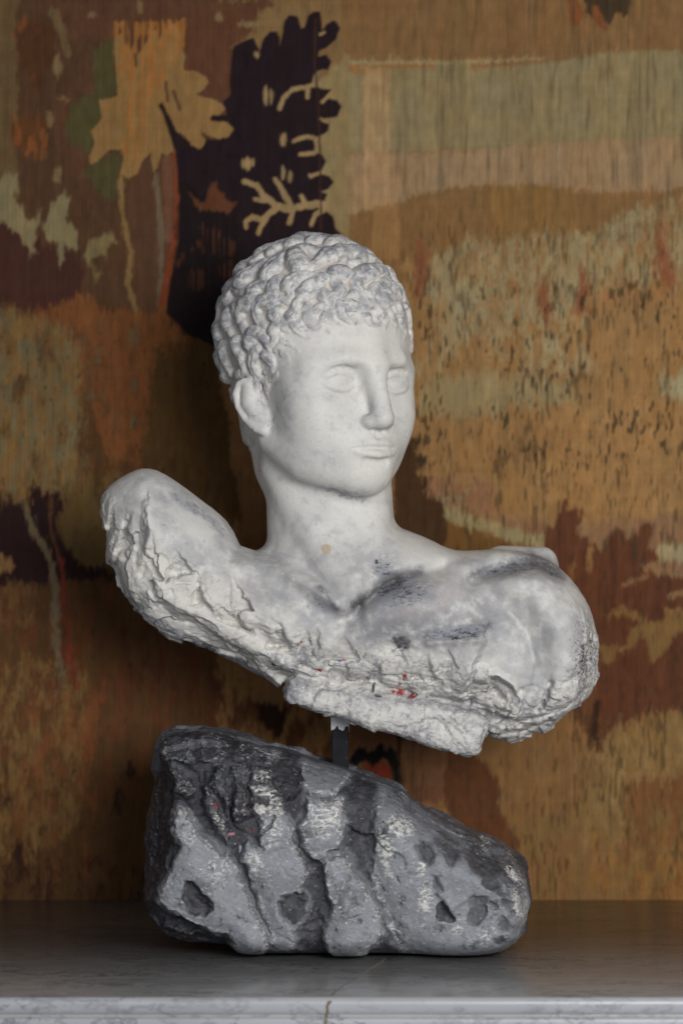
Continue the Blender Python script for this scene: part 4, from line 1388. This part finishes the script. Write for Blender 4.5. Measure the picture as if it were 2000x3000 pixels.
A = lambda L: [(.6378 * x, .6378 * y) for x, y in L]
B = lambda L: [(1000 + .6378 * x, .6378 * y) for x, y in L]
Cc = lambda L: [(.4464 * x, 1000 + .4464 * y) for x, y in L]
Dd = lambda L: [(1300 + .4464 * x, 1000 + .4464 * y) for x, y in L]
Ee = lambda L: [(.6378 * x, 2000 + .6378 * y) for x, y in L]
Ff = lambda L: [(1000 + .6378 * x, 2000 + .6378 * y) for x, y in L]
R_ = lambda x0, y0, x1, y1: [(x0, y0), (x1, y0), (x1, y1), (x0, y1)]

# grounds
lay(np.ones(sh), (118, 82, 42))
paint(R_(-100, -100, 1000, 1000), (76, 50, 30), 0, 0)
paint(R_(-100, -100, 52, 620), (92, 70, 40), 10, 8)
paint(R_(-100, 880, 640, 2700), (74, 49, 23), 10, 8)
# sky bands and hill
paint([(640, -50), (2100, -50), (2100, 150), (1800, 148), (1700, 172), (1500, 182), (1260, 178), (1000, 178), (900, 200), (640, 160)], (112, 80, 42), 6, 4)
paint([(820, 180), (1000, 178), (1260, 178), (1500, 182), (1700, 172), (1800, 148), (2100, 150), (2100, 430), (1700, 415), (1300, 440), (900, 450)], (120, 104, 68), 6, 5)
paint([(1000, 190), (1280, 186), (1270, 200), (1140, 204), (1130, 214), (1000, 214)], (128, 88, 42), 4, 4)
paint([(1380, 188), (1620, 172), (1620, 182), (1380, 204)], (116, 80, 44), 4, 4)
paint([(1000, 182), (1400, 176), (1600, 166), (1600, 172), (1400, 186), (1000, 190)], (136, 116, 74), 4, 3)
paint([(860, 455), (1080, 450), (1300, 445), (1500, 430), (1700, 415), (2100, 400), (2100, 560), (1560, 560), (1300, 560), (1100, 650), (900, 650)], (132, 104, 70), 8, 6)
lay(mask(R_(1065, 200, 1140, 610), 6, 5) * .55, (158, 122, 78))
paint([(900, 660), (1000, 638), (1080, 612), (1180, 590), (1220, 572), (1290, 556), (1400, 545), (1560, 540), (1680, 560), (1780, 582), (1900, 575), (1960, 555), (2100, 520), (2100, 760), (1500, 760), (900, 790)], (112, 80, 40), 8, 4)
lay(mask(R_(1090, 600, 1170, 760), 8, 8) * .6, (134, 98, 52))
lay(mask(R_(1440, 545, 1680, 700), 8, 8) * .6, (120, 86, 36))
# gold fields
paint([(1180, 760), (2100, 690), (2100, 1560), (1700, 1560), (1180, 1500)], (132, 96, 50), 20, 12)
# pale trees over the hill
pal = [(1225, 800), (1245, 770), (1310, 730), (1380, 700), (1480, 710), (1560, 690), (1640, 670), (1720, 690), (1800, 640), (1880, 600), (2000, 570), (2100, 540), (2100, 820), (1900, 830), (1760, 840), (1700, 900), (1600, 960), (1420, 980), (1310, 960), (1270, 900)]
mottle(pal, (134, 118, 80), -.30, MOT, 26, 14)
mottle(pal, (124, 92, 52), .22, MOT2, 26, 14)
mottle(pal, (70, 58, 38), .42, T(1 / 11, 1 / 26, 55.0), 26, 14, .85)
mottle(R_(1220, 830, 1420, 1060), (140, 126, 88), .12, MOT2, 26, 18)
mottle(R_(1520, 900, 1720, 1080), (138, 124, 86), .15, MOT, 26, 18)
for P in ([(1600, 800), (1612, 880), (1620, 900), (1612, 950), (1590, 940), (1570, 900), (1572, 860)], [(1695, 770), (1720, 830), (1725, 880), (1695, 930), (1690, 860)], [(1935, 650), (1960, 740), (1978, 820), (1962, 870), (1940, 850), (1930, 790), (1905, 770)], [(1222, 680), (1250, 740), (1255, 820), (1238, 880), (1218, 870), (1210, 780)]):
    paint(P, (116, 68, 36), 10, 5)
paint(B([(1200, 1320), (1420, 1310), (1420, 1200), (1460, 1330), (1568, 1320), (1568, 1420), (1200, 1420)]), (130, 92, 48), 10, 8)
# tan field bands
paint(Dd([(-160, 240), (300, 210), (420, 230), (740, 240), (860, 320), (900, 380), (600, 420), (400, 400), (300, 500), (-160, 480)]), (130, 110, 70), 22, 10)
mottle(Dd([(-200, -60), (1000, -80), (1000, 190), (-200, 220)]), (138, 118, 78), .2, MOT2)
paint(Dd([(1400, 270), (1568, 220), (1700, 220), (1700, 360), (1560, 390), (1440, 330)]), (134, 124, 90), 24, 8)
mottle(Dd([(600, 450), (1700, 400), (1700, 1150), (500, 1100)]), (142, 102, 52), .0, MOT)
mottle(Dd([(300, 560), (800, 560), (800, 800), (300, 900)]), (120, 84, 44), .05, MOT2)
paint(Dd([(-200, 890), (130, 900), (330, 930), (330, 1050), (300, 1090), (420, 1150), (560, 1170), (660, 1190), (690, 1290), (600, 1260), (0, 1100), (-200, 1050)]), (124, 86, 54), 14, 8)
paint(Dd([(880, 1210), (1060, 1170), (1700, 1130), (1700, 1560), (1400, 1560), (900, 1400)]), (122, 88, 56), 14, 8)
paint(Dd([(1390, 1390), (1430, 1330), (1700, 1310), (1700, 1450), (1420, 1440)]), (134, 118, 82), 10, 8)
stroke(Dd([(-20, 1040), (70, 1030), (150, 1000)]), 8, (124, 110, 74))
paint(Dd([(-100, 1080), (130, 1115), (300, 1175), (450, 1225), (600, 1255), (680, 1270), (690, 1380), (560, 1345), (420, 1310), (300, 1270), (130, 1220), (-100, 1150)]), (132, 116, 76), 10, 6)
paint(Dd([(-120, 1160), (130, 1225), (300, 1280), (440, 1325), (330, 1420), (-160, 1480)]), (98, 66, 24), 6, 5)
# dark leaves behind the neck
paint([(1160, 1260), (1200, 1280), (1240, 1285), (1215, 1325), (1252, 1345), (1225, 1385), (1272, 1400), (1240, 1440), (1300, 1478), (1312, 1560), (1290, 1625), (1150, 1560)], (62, 40, 20), 6, 6)
# red-brown foliage on the right
fol = Dd([(640, 1300), (690, 1215), (720, 1205), (760, 1100), (790, 1035), (815, 1060), (822, 1110), (850, 1110), (872, 1075), (908, 1100), (900, 1180), (868, 1250), (880, 1285), (940, 1290), (955, 1330), (990, 1320), (1030, 1400), (1060, 1340), (1100, 1250), (1130, 1215), (1170, 1240), (1188, 1290), (1210, 1310), (1260, 1250), (1300, 1200), (1340, 1190), (1372, 1260), (1340, 1330), (1330, 1370), (1400, 1375), (1402, 1420), (1350, 1450), (1285, 1468), (1320, 1510), (1420, 1540), (1480, 1550), (1600, 1560), (1600, 1640), (1490, 1678), (1600, 1690), (1600, 1740), (1440, 1750), (1460, 1820), (1700, 1760),
          (1700, 2450), (1560, 2440), (1400, 2470), (1250, 2560), (1160, 2660), (1080, 2720), (1000, 2690), (930, 2560), (860, 2480), (700, 1700)])
paint(fol, (88, 49, 27), 8, 5)
lay(mask(fol, 8, 5) * sstep(.05, .35, STREAK2) * .6, (68, 38, 24))
mottle(Dd([(700, 2100), (1000, 2100), (1050, 2650), (850, 2500), (700, 2300)]), (100, 62, 32), .1, MOT)
paint(Dd([(1050, 1800), (1180, 1735), (1270, 1790), (1370, 1835), (1440, 1840), (1480, 1790), (1700, 1750), (1700, 1880), (1560, 1880), (1500, 1950), (1440, 2060), (1340, 2120), (1330, 1950), (1290, 1930), (1230, 2020), (1140, 2030), (1090, 2110), (1020, 2120), (1010, 2020), (1120, 1990), (1200, 1990), (1220, 1900), (1300, 1860), (1250, 1830), (1160, 1790), (1080, 1810)]), (110, 80, 38), 12, 6)
stroke(Dd([(955, 1370), (950, 1430), (950, 1490)]), 9, (118, 82, 42))
stroke(Dd([(1170, 1600), (1260, 1560), (1330, 1540)]), 7, (112, 76, 46))
stroke(Dd([(1480, 1670), (1568, 1640)]), 7, (118, 84, 50))
stroke(Dd([(845, 1450), (830, 1570)]), 8, (110, 72, 34))
stroke([(1748, 2060), (1742, 2110), (1738, 2180)], 9, (48, 30, 20))
# lower right: bush and ground
paint(Ff([(600, 220), (1000, 190), (1060, 250), (1120, 330), (1160, 420), (1200, 700), (800, 720), (640, 500)]), (116, 82, 42), 20, 10)
paint(Ff([(1180, 400), (1160, 330), (1200, 280), (1250, 220), (1330, 180), (1420, 140), (1500, 130), (1700, 120), (1700, 600), (1400, 700), (1150, 760), (1060, 600)]), (118, 88, 44), 22, 10)
mottle(Ff([(1150, 220), (1700, 150), (1700, 700), (1100, 760)]), (132, 102, 56), .1, MOT)
mottle(Ff([(1060, 350), (1300, 350), (1300, 760), (1000, 760)]), (80, 60, 34), .28, MOT2)
paint(Ff([(1300, 450), (1480, 430), (1700, 400), (1700, 1050), (1300, 1050)]), (106, 68, 32), 20, 14)
mottle(Ff([(780, 600), (1700, 560), (1700, 1050), (780, 1050)]), (112, 84, 40), -.05, MOT2)
mottle(Ff([(1150, 700), (1700, 700), (1700, 1050), (1100, 1050)]), (128, 86, 32), .15, MOT)
paint(Ff([(700, 650), (760, 660), (820, 720), (790, 800), (690, 760)]), (92, 56, 26), 10, 8)
# under the bust
paint(Ff([(40, 180), (600, 250), (640, 420), (600, 560), (260, 520), (40, 420)]), (104, 68, 38), 16, 10)
blob(1150, 2190, 90, 26, (112, 74, 46))
blob(1260, 2275, 70, 30, (108, 72, 46))
blob(1240, 2330, 60, 26, (102, 64, 42))
paint(Ff([(480, 320), (600, 330), (690, 420), (730, 480), (710, 560), (760, 640), (700, 740), (500, 640), (470, 500)]), (86, 50, 25), 14, 8)
stroke(Ff([(262, 180), (268, 520)]), 6, (60, 42, 26))
paint(Ff([(60, 420), (90, 375), (160, 370), (240, 370), (250, 500), (100, 470)]), (116, 42, 16), 5, 4)
stroke(Ff([(60, 360), (90, 330), (150, 345), (180, 315), (225, 330), (246, 380), (252, 440), (246, 490)]), [14, 18, 22, 20, 16, 12, 8, 6], (22, 20, 20), 5, 3, 4)
stroke(Ff([(85, 380), (110, 410)]), 6, (96, 72, 50))
# upper left: brown trees
paint(A([(180, 0), (1260, 0), (1220, 60), (1190, 130), (1060, 230), (1050, 460), (700, 480), (560, 420), (520, 180), (300, 160)]), (82, 52, 32), 14, 10)
paint(A([(900, 60), (1180, 40), (1210, 100), (1080, 200), (1050, 450), (960, 440), (850, 320), (840, 200)]), (84, 50, 30), 12, 8)
paint(A([(1180, 60), (1260, 20), (1568, 0), (1568, 700), (1480, 700), (1460, 300), (1300, 250), (1150, 230), (1060, 215), (1190, 160)]), (112, 84, 46), 8, 6)
paint(A([(1430, 400), (1600, 250), (1600, 1100), (1450, 1050)]), (124, 104, 64), 6, 5)
paint(A([(70, 130), (110, 105), (180, 100), (250, 130), (255, 260), (185, 420), (120, 340), (85, 260)]), (74, 44, 22), 12, 8)
mottle(A([(60, 110), (180, 100), (130, 250), (170, 410), (80, 300)]), (110, 62, 22), .0, MOT2)
paint(A([(55, 560), (110, 525), (200, 540), (220, 660), (160, 710), (60, 690)]), (84, 50, 22), 12, 8)
mottle(A([(45, 540), (230, 520), (230, 720), (45, 720)]), (118, 66, 22), .12, MOT)
mottle(A([(250, 100), (520, 100), (520, 900), (250, 900)]), (86, 54, 34), .05, MOT2)
for P in (A([(430, 250), (500, 170), (535, 200), (535, 440), (450, 470), (525, 560), (520, 640), (410, 720), (310, 640), (300, 580), (340, 450), (440, 430)]), A([(400, 750), (560, 690), (570, 850), (510, 915), (440, 860), (395, 820)])):
    paint(P, (72, 64, 34), 24, 12)
stroke(A([(245, 60), (290, 150), (310, 250)]), [12, 14, 8], (98, 76, 44))
for cx, cy, a, b in ((265, 800, 16, 30), (265, 300, 15, 38), (228, 545, 12, 26), (640, 35, 7, 26), (425, 70, 14, 12), (1005, 78, 14, 18), (290, 455, 22, 7)):
    blob(.6378 * cx, .6378 * cy, a * .8, b * .8, (112, 88, 54))
stroke(A([(1100, 120), (1150, 108), (1195, 108)]), 8, (116, 92, 54))
# purple brown and the cream sprays
paint(A([(-40, 1000), (100, 1080), (300, 1150), (380, 1180), (385, 1380), (280, 1480), (200, 1530), (-40, 1440)]), (66, 36, 27), 20, 10)
cream_ = (118, 104, 68)
paint(A([(-40, 800), (70, 810), (90, 860), (60, 920), (110, 940), (112, 1000), (150, 1020), (170, 960), (190, 1000), (150, 1130), (182, 1170), (140, 1175), (130, 1120), (60, 1050), (30, 1040), (-40, 1000)]), cream_, 18, 6)
paint(A([(195, 1030), (240, 930), (285, 865), (325, 910), (300, 1000), (350, 1050), (362, 1140), (330, 1150), (292, 1120), (292, 1195), (270, 1205), (260, 1110), (205, 1075)]), cream_, 18, 6)
paint(A([(385, 1190), (420, 1110), (480, 1090), (510, 1045), (537, 1100), (490, 1130), (490, 1185), (450, 1170), (405, 1220), (470, 1260), (440, 1285), (425, 1230)]), (112, 96, 56), 18, 6)
# trunk strips
paint(A([(545, 800), (790, 700), (800, 1000), (770, 1300), (740, 1430), (560, 1430), (570, 1000)]), (80, 52, 32), 10, 6)
stroke(A([(555, 820), (562, 960), (580, 1060), (602, 1160), (590, 1300), (622, 1430)]), [8, 7, 6, 8, 7, 8], (120, 92, 48))
stroke(A([(712, 800), (735, 950), (742, 1150), (735, 1400)]), [7, 8, 8, 6], (98, 80, 58))
stroke(A([(770, 730), (775, 900), (770, 1100)]), [16, 12, 8], (100, 64, 44))
stroke(A([(800, 690), (815, 800), (812, 1050), (785, 1200), (745, 1450)]), [7, 10, 12, 12, 14], (110, 50, 20))
# orange undergrowth
paint(A([(-40, 1440), (60, 1440), (260, 1400), (330, 1370), (370, 1345), (430, 1370), (470, 1430), (530, 1440), (560, 1420), (640, 1430), (700, 1430), (740, 1395), (800, 1405), (822, 1480), (860, 1530), (960, 1520), (1000, 1568), (960, 1900), (850, 2180), (640, 2200), (500, 2100), (400, 1800), (-40, 1800)]), (108, 62, 24), 22, 10)
mottle(Cc([(300, -150), (1400, -100), (1400, 800), (500, 900)]), (82, 48, 20), .1, MOT2)
paint(Cc([(1000, 60), (1400, -40), (1500, 500), (1568, 1200), (1300, 1150), (900, 800), (1000, 500)]), (76, 52, 22), 30, 16)
gold = Cc([(-100, -250), (200, -190), (420, -80), (520, 100), (545, 400), (500, 700), (570, 800), (520, 1010), (410, 990), (330, 1010), (280, 1000), (222, 930), (180, 1080), (120, 1095), (60, 960), (-100, 1060)])
paint(gold, (110, 80, 38), 28, 12)
mottle(gold, (92, 62, 28), .1, MOT2, 28, 12)
mottle(gold, (94, 86, 58), .10, MOT, 28, 12)
mottle(Cc([(300, -200), (1000, -100), (950, 700), (500, 800)]), (92, 82, 56), .38, MOT2, amt=.8)
mottle(gold, (60, 46, 30), .55, MOT2, 28, 12, .8)
paint(Cc([(380, 1000), (520, 900), (640, 850), (820, 880), (780, 1300), (700, 1480), (560, 1485), (470, 1400), (425, 1340), (380, 1180)]), (90, 68, 33), 26, 10)
mottle(Cc([(600, 850), (1100, 700), (1500, 1000), (1500, 1300), (700, 1300)]), (66, 44, 20), .0, MOT)
paint(Cc([(-100, 1045), (60, 1050), (180, 1090), (232, 940), (300, 1000), (405, 995), (422, 1100), (370, 1190), (425, 1350), (560, 1480), (700, 1470), (760, 1580), (430, 1560), (240, 1590), (-100, 1620)]), (40, 23, 22), 8, 6)
paint(Cc([(-100, 1370), (20, 1395), (108, 1470), (80, 1520), (-100, 1520)]), (114, 80, 40), 5, 4)
# lower left ground
mottle(Cc([(-100, 1600), (740, 1560), (1000, 2000), (1568, 2300), (1568, 3000), (-100, 3000)]), (84, 46, 22), .02, MOT2)
mottle(Cc([(-100, 1580), (240, 1580), (240, 1850), (-100, 1850)]), (94, 66, 32), .0, MOT)
mottle(Ee([(-60, -100), (420, -100), (350, 700), (-60, 900)]), (104, 76, 36), .0, MOT)
mottle(Ee([(100, 100), (480, 0), (420, 900), (60, 900)]), (96, 54, 22), .1, MOT2)
mottle(Cc([(600, 1700), (1000, 1700), (1568, 2300), (900, 2300)]), (70, 38, 20), .0, MOT2)
mottle(Ee([(1000, 60), (1540, 120), (1540, 400), (1000, 260)]), (70, 38, 20), .0, MOT2, 10, 8)
paint(Ee([(1170, 90), (1320, 120), (1300, 250), (1240, 230), (1200, 170)]), (46, 26, 16), 16, 8)
mottle(Ee([(-60, 820), (700, 820), (700, 1000), (-60, 1000)]), (44, 24, 16), .12, MOT)
for cx, cy, a, b in ((540, 550, 12, 34), (605, 400, 14, 30), (30, 540, 12, 10), (220, 170, 8, 14), (90, 800, 20, 60)):
    blob(.6378 * cx, 2000 + .6378 * cy, a, b, (44, 28, 18))
stroke(Cc([(178, 1090), (210, 1220), (290, 1340), (340, 1460), (360, 1600), (365, 1800), (382, 2000), (410, 2260)]), [8, 9, 9, 10, 11, 11, 10, 9], (98, 80, 56))
stroke(Cc([(332, 1030), (340, 1250), (390, 1400), (395, 1450)]), [5, 5, 6, 7], (84, 50, 32))
stroke(Cc([(405, 1430), (420, 1600), (430, 1800), (460, 2100), (500, 2260)]), [6, 8, 8, 7, 6], (100, 38, 20))
shuffle(.55, 5, 12, 101.0)
foliage = np.maximum(mask(Cc([(-100, -250), (1300, -100), (1400, 1000), (700, 1400), (-100, 1050)]), 0, 0, 60), mask([(1225, 700), (2100, 600), (2100, 1560), (1225, 1500)], 0, 0, 60))
foliage = np.maximum(foliage, np.maximum(mask(R_(-100, 1750, 700, 2700), 0, 0, 60), mask(R_(1500, 2100, 2100, 2700), 0, 0, 60)))
shuffle(.6 * foliage, 12, 30, 103.0)
# the big dark tree
tree = A([(1068, 235), (1075, 210), (1130, 185), (1165, 175), (1180, 205), (1192, 235), (1210, 180), (1240, 145), (1268, 145), (1285, 170), (1287, 205), (1305, 100), (1330, 72), (1368, 78), (1385, 130), (1400, 120), (1415, 75), (1440, 52), (1472, 52), (1477, 100), (1480, 140), (1500, 110), (1540, 92), (1562, 130), (1545, 180), (1500, 222), (1465, 235), (1460, 258), (1500, 252), (1522, 285), (1507, 318), (1465, 322), (1440, 345), (1430, 390), (1480, 408), (1522, 412), (1500, 450), (1545, 462), (1568, 490), (1548, 537), (1495, 545), (1472, 555), (1512, 570), (1507, 605), (1470, 622), (1440, 640), (1447, 670), (1440, 700), (1480, 708), (1498, 740), (1480, 780), (1470, 800), (1512, 808), (1532, 840), (1507, 868), (1470, 880), (1502, 888), (1492, 920), (1500, 970), (1532, 1000), (1542, 1050), (1572, 1090), (1600, 1200),
          (1500, 1568), (1000, 1600), (860, 1530), (820, 1490), (762, 1440), (780, 1300), (802, 1200), (820, 1100), (825, 900), (815, 800), (805, 680), (750, 600), (775, 590), (770, 550), (728, 480), (745, 468), (792, 560), (812, 610), (850, 640), (1000, 640), (1060, 600), (1040, 520), (1025, 465), (1056, 440), (1056, 350)])
paint(tree, (31, 20, 23), 2, 2, 3)
lay(mask(A([(820, 820), (1100, 1000), (1100, 1600), (780, 1500)]), 20, 10) * .6, (24, 17, 16))
brn = (84, 46, 24)
paint(A([(868, 888), (940, 935), (975, 840), (990, 830), (1002, 880), (1060, 920), (1088, 935), (1045, 982), (980, 960), (920, 972)]), brn, 8, 5)
for P in ([(930, 1030), (1010, 1040), (1015, 1170), (930, 1160)], [(1030, 1070), (1085, 1110), (1080, 1170), (1020, 1170)], [(800, 1200), (865, 1165), (868, 1200), (815, 1235)], [(1000, 1205), (1075, 1195), (1070, 1300), (1000, 1260)], [(870, 1250), (960, 1230), (960, 1330), (870, 1330)], [(870, 1130), (920, 1125), (920, 1145), (875, 1150)]):
    lay(mask(A(P), 20, 8) * sstep(-.15, .1, STREAK) * .8, (64, 36, 20))
lf = (132, 106, 66)
for P, w in (([(1285, 500), (1300, 450), (1345, 410), (1410, 400), (1460, 385)], [6, 7, 7, 7, 6]), ([(1412, 400), (1410, 450)], 6), ([(1350, 650), (1400, 630), (1480, 640)], 6), ([(1380, 712), (1440, 705)], 6), ([(1425, 808), (1475, 795)], 6),
             ([(1122, 832), (1180, 850), (1210, 900), (1270, 945), (1340, 962), (1400, 940), (1500, 940)], [7, 9, 9, 11, 11, 9, 12]), ([(1265, 822), (1300, 880), (1335, 945)], [6, 8, 9]), ([(1172, 915), (1235, 925)], 7), ([(1132, 1045), (1130, 1020), (1160, 1000), (1205, 1010), (1260, 960)], [5, 7, 8, 8, 9]),
             ([(1185, 1075), (1200, 1035), (1225, 1000)], [5, 7, 7]), ([(1330, 1025), (1345, 970)], [6, 8]), ([(1430, 1030), (1450, 985), (1490, 960)], [6, 8, 9]), ([(1382, 900), (1402, 940)], [5, 8]), ([(1480, 470), (1520, 430)], 5), ([(1470, 545), (1500, 560)], 4), ([(1470, 160), (1490, 150)], 4)):
    stroke(A(P), w, lf, 3, 2.5, 3)
for cx, cy, a, b in ((1220, 440, 7, 30), (1246, 440, 5, 22), (1302, 640, 9, 20), (1120, 750, 7, 14), (1140, 755, 9, 20), (1160, 750, 5, 12), (1300, 795, 6, 22), (1332, 815, 7, 18), (1180, 250, 8, 8)):
    blob(.6378 * cx, .6378 * cy, a, b, lf, 3)
stroke(A([(1448, 90), (1445, 300), (1462, 480), (1468, 700), (1475, 1050)]), 3, (54, 30, 24), 2)
# the oak leaf
leaf = A([(528, 160), (560, 148), (575, 200), (600, 215), (625, 262), (650, 230), (680, 180), (690, 138), (715, 138), (730, 182), (750, 140), (790, 108), (817, 108), (836, 170), (840, 230), (852, 260), (845, 322), (900, 328), (942, 345), (957, 380), (930, 412), (898, 432), (960, 450), (1012, 470), (1037, 500), (1010, 527), (975, 540), (1040, 558), (1072, 590), (1052, 627), (1000, 637), (950, 620), (918, 598), (947, 650), (920, 682), (880, 672), (850, 620), (812, 605), (792, 560), (742, 470), (728, 480), (768, 545), (778, 600), (800, 690), (770, 712), (742, 700), (722, 770), (702, 787), (692, 700), (650, 747), (630, 800), (590, 817), (548, 800), (570, 740), (560, 680), (500, 690), (450, 742), (415, 757), (410, 720), (437, 660), (420, 600), (470, 540), (455, 460), (542, 440), (530, 300), (524, 200)])
paint(leaf, (128, 94, 46), 4, 2, 3)
mottle(A([(520, 100), (850, 90), (850, 260), (700, 420), (640, 760), (560, 700), (600, 400), (520, 300)]), (142, 88, 26), -.02, STREAK + .6 * MOT, 8, 4)
for P in ([(765, 380), (772, 460)], [(800, 420), (825, 500)], [(860, 260), (852, 300)], [(620, 250), (626, 300)]):
    stroke(A(P), 5, (86, 56, 32), 3, 3)
paint(A([(728, 480), (745, 468), (792, 560), (812, 610), (850, 640), (870, 668), (800, 690), (775, 600)]), (34, 22, 22), 3, 2)
stroke(A([(1150, 540), (980, 545), (975, 540)]), [14, 5, 4], (31, 20, 23), 2)
# dark sprig, top right
paint(B([(1040, -40), (1070, -40), (1110, 60), (1095, 120), (1060, 110), (1040, 60)]), (112, 62, 24), 8, 5)
paint(B([(1110, -40), (1340, -40), (1320, 70), (1260, 60), (1230, 110), (1170, 60), (1120, 80)]), (58, 44, 26), 12, 6)
paint(B([(1150, 20), (1175, 20), (1200, 100), (1225, 130), (1190, 135), (1150, 80)]), (112, 62, 24), 6, 4)

# warp showing through: worn dark slits, uneven dye tone, and light falloff painted in
rgt = sstep(1000, 1250, MX)
lowr = sstep(1000, 1250, MX) * sstep(700, 900, MY)
slit_amt = .30 + .25 * rgt
lay(sstep(.30, .60, SLIT + .45 * T(1 / 60, 1 / 300, 64.0)) * slit_amt * sstep(560, 700, MY) * rgt, (56, 46, 30))
lay(sstep(.36, .62, T(1 / 9, 1 / 30, 61.0) + .5 * T(1 / 90, 1 / 130, 63.0)) * .75 * lowr * sstep(1600, 1300, MY), (44, 38, 28))
lay(sstep(.52, .64, T(1 / 12, 1 / 34, 62.0)) * .6 * sstep(900, 1050, MY) * (1 - rgt), (42, 32, 22))
lay(sstep(.15, .65, T(1 / 9, 1 / 110, 44.0) + .35 * T(1 / 70, 1 / 300, 65.0)) * .46 * rgt * sstep(760, 560, MY), (70, 58, 38))
lay(sstep(.2, .45, T(1 / 40, 1 / 600, 46.0)) * .22 * rgt * sstep(760, 560, MY), (84, 70, 44))
h1, h2 = T(1 / 26, 1 / 48, 72.0) + .6 * T(1 / 9, 1 / 22, 73.0), T(1 / 60, 1 / 110, 74.0) + .7 * T(1 / 14, 1 / 30, 75.0)
dye *= 1 + np.stack([.15 * h1 + .06 * h2, .16 * h1, .17 * h1 - .12 * h2], -1)
dye *= (1 + .09 * STREAK + .10 * STREAK2 + .06 * T(1 / 4, 1 / 7, 70.0))[..., None]
dye *= (1 - .12 * sstep(900, 300, MX) * sstep(1500, 1000, MY))[..., None]  # light falloff and vignette towards the upper left, painted into the colour
dye *= (1 + .14 * sstep(900, 500, MX) * sstep(1600, 1900, MY))[..., None]  # colour lifted at the lower left, offsetting the shadow that falls there
dye *= (1 + .05 * T(1 / 300, 1 / 5, 71.0))[..., None]
g_ = dye.mean(-1, keepdims=True)
dye = (g_ + (dye - g_) * .86) * TAPK
Z = CAMH - (TY - 1500) * kt
Xw = (TX - 1000) * kt
sag = .0022 * T(1 / 420, 1 / 900, 80.0) + .0008 * T(1 / 120, 1 / 400, 81.0) + .00025 * T(1 / 9, 1 / 160, 82.0)
Vt = np.stack([Xw, YT + sag, Z], -1).reshape(-1, 3)
nx_, ny_ = sh
ii = np.arange(nx_ * ny_).reshape(sh)
Ft = np.stack([ii[:-1, :-1], ii[1:, :-1], ii[1:, 1:], ii[:-1, 1:]], -1).reshape(-1, 4)[:, ::-1]
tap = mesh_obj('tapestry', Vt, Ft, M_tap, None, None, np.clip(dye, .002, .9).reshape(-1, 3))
tag(tap, 'old woven wool tapestry of autumn trees and hills hanging behind the bust', 'tapestry')
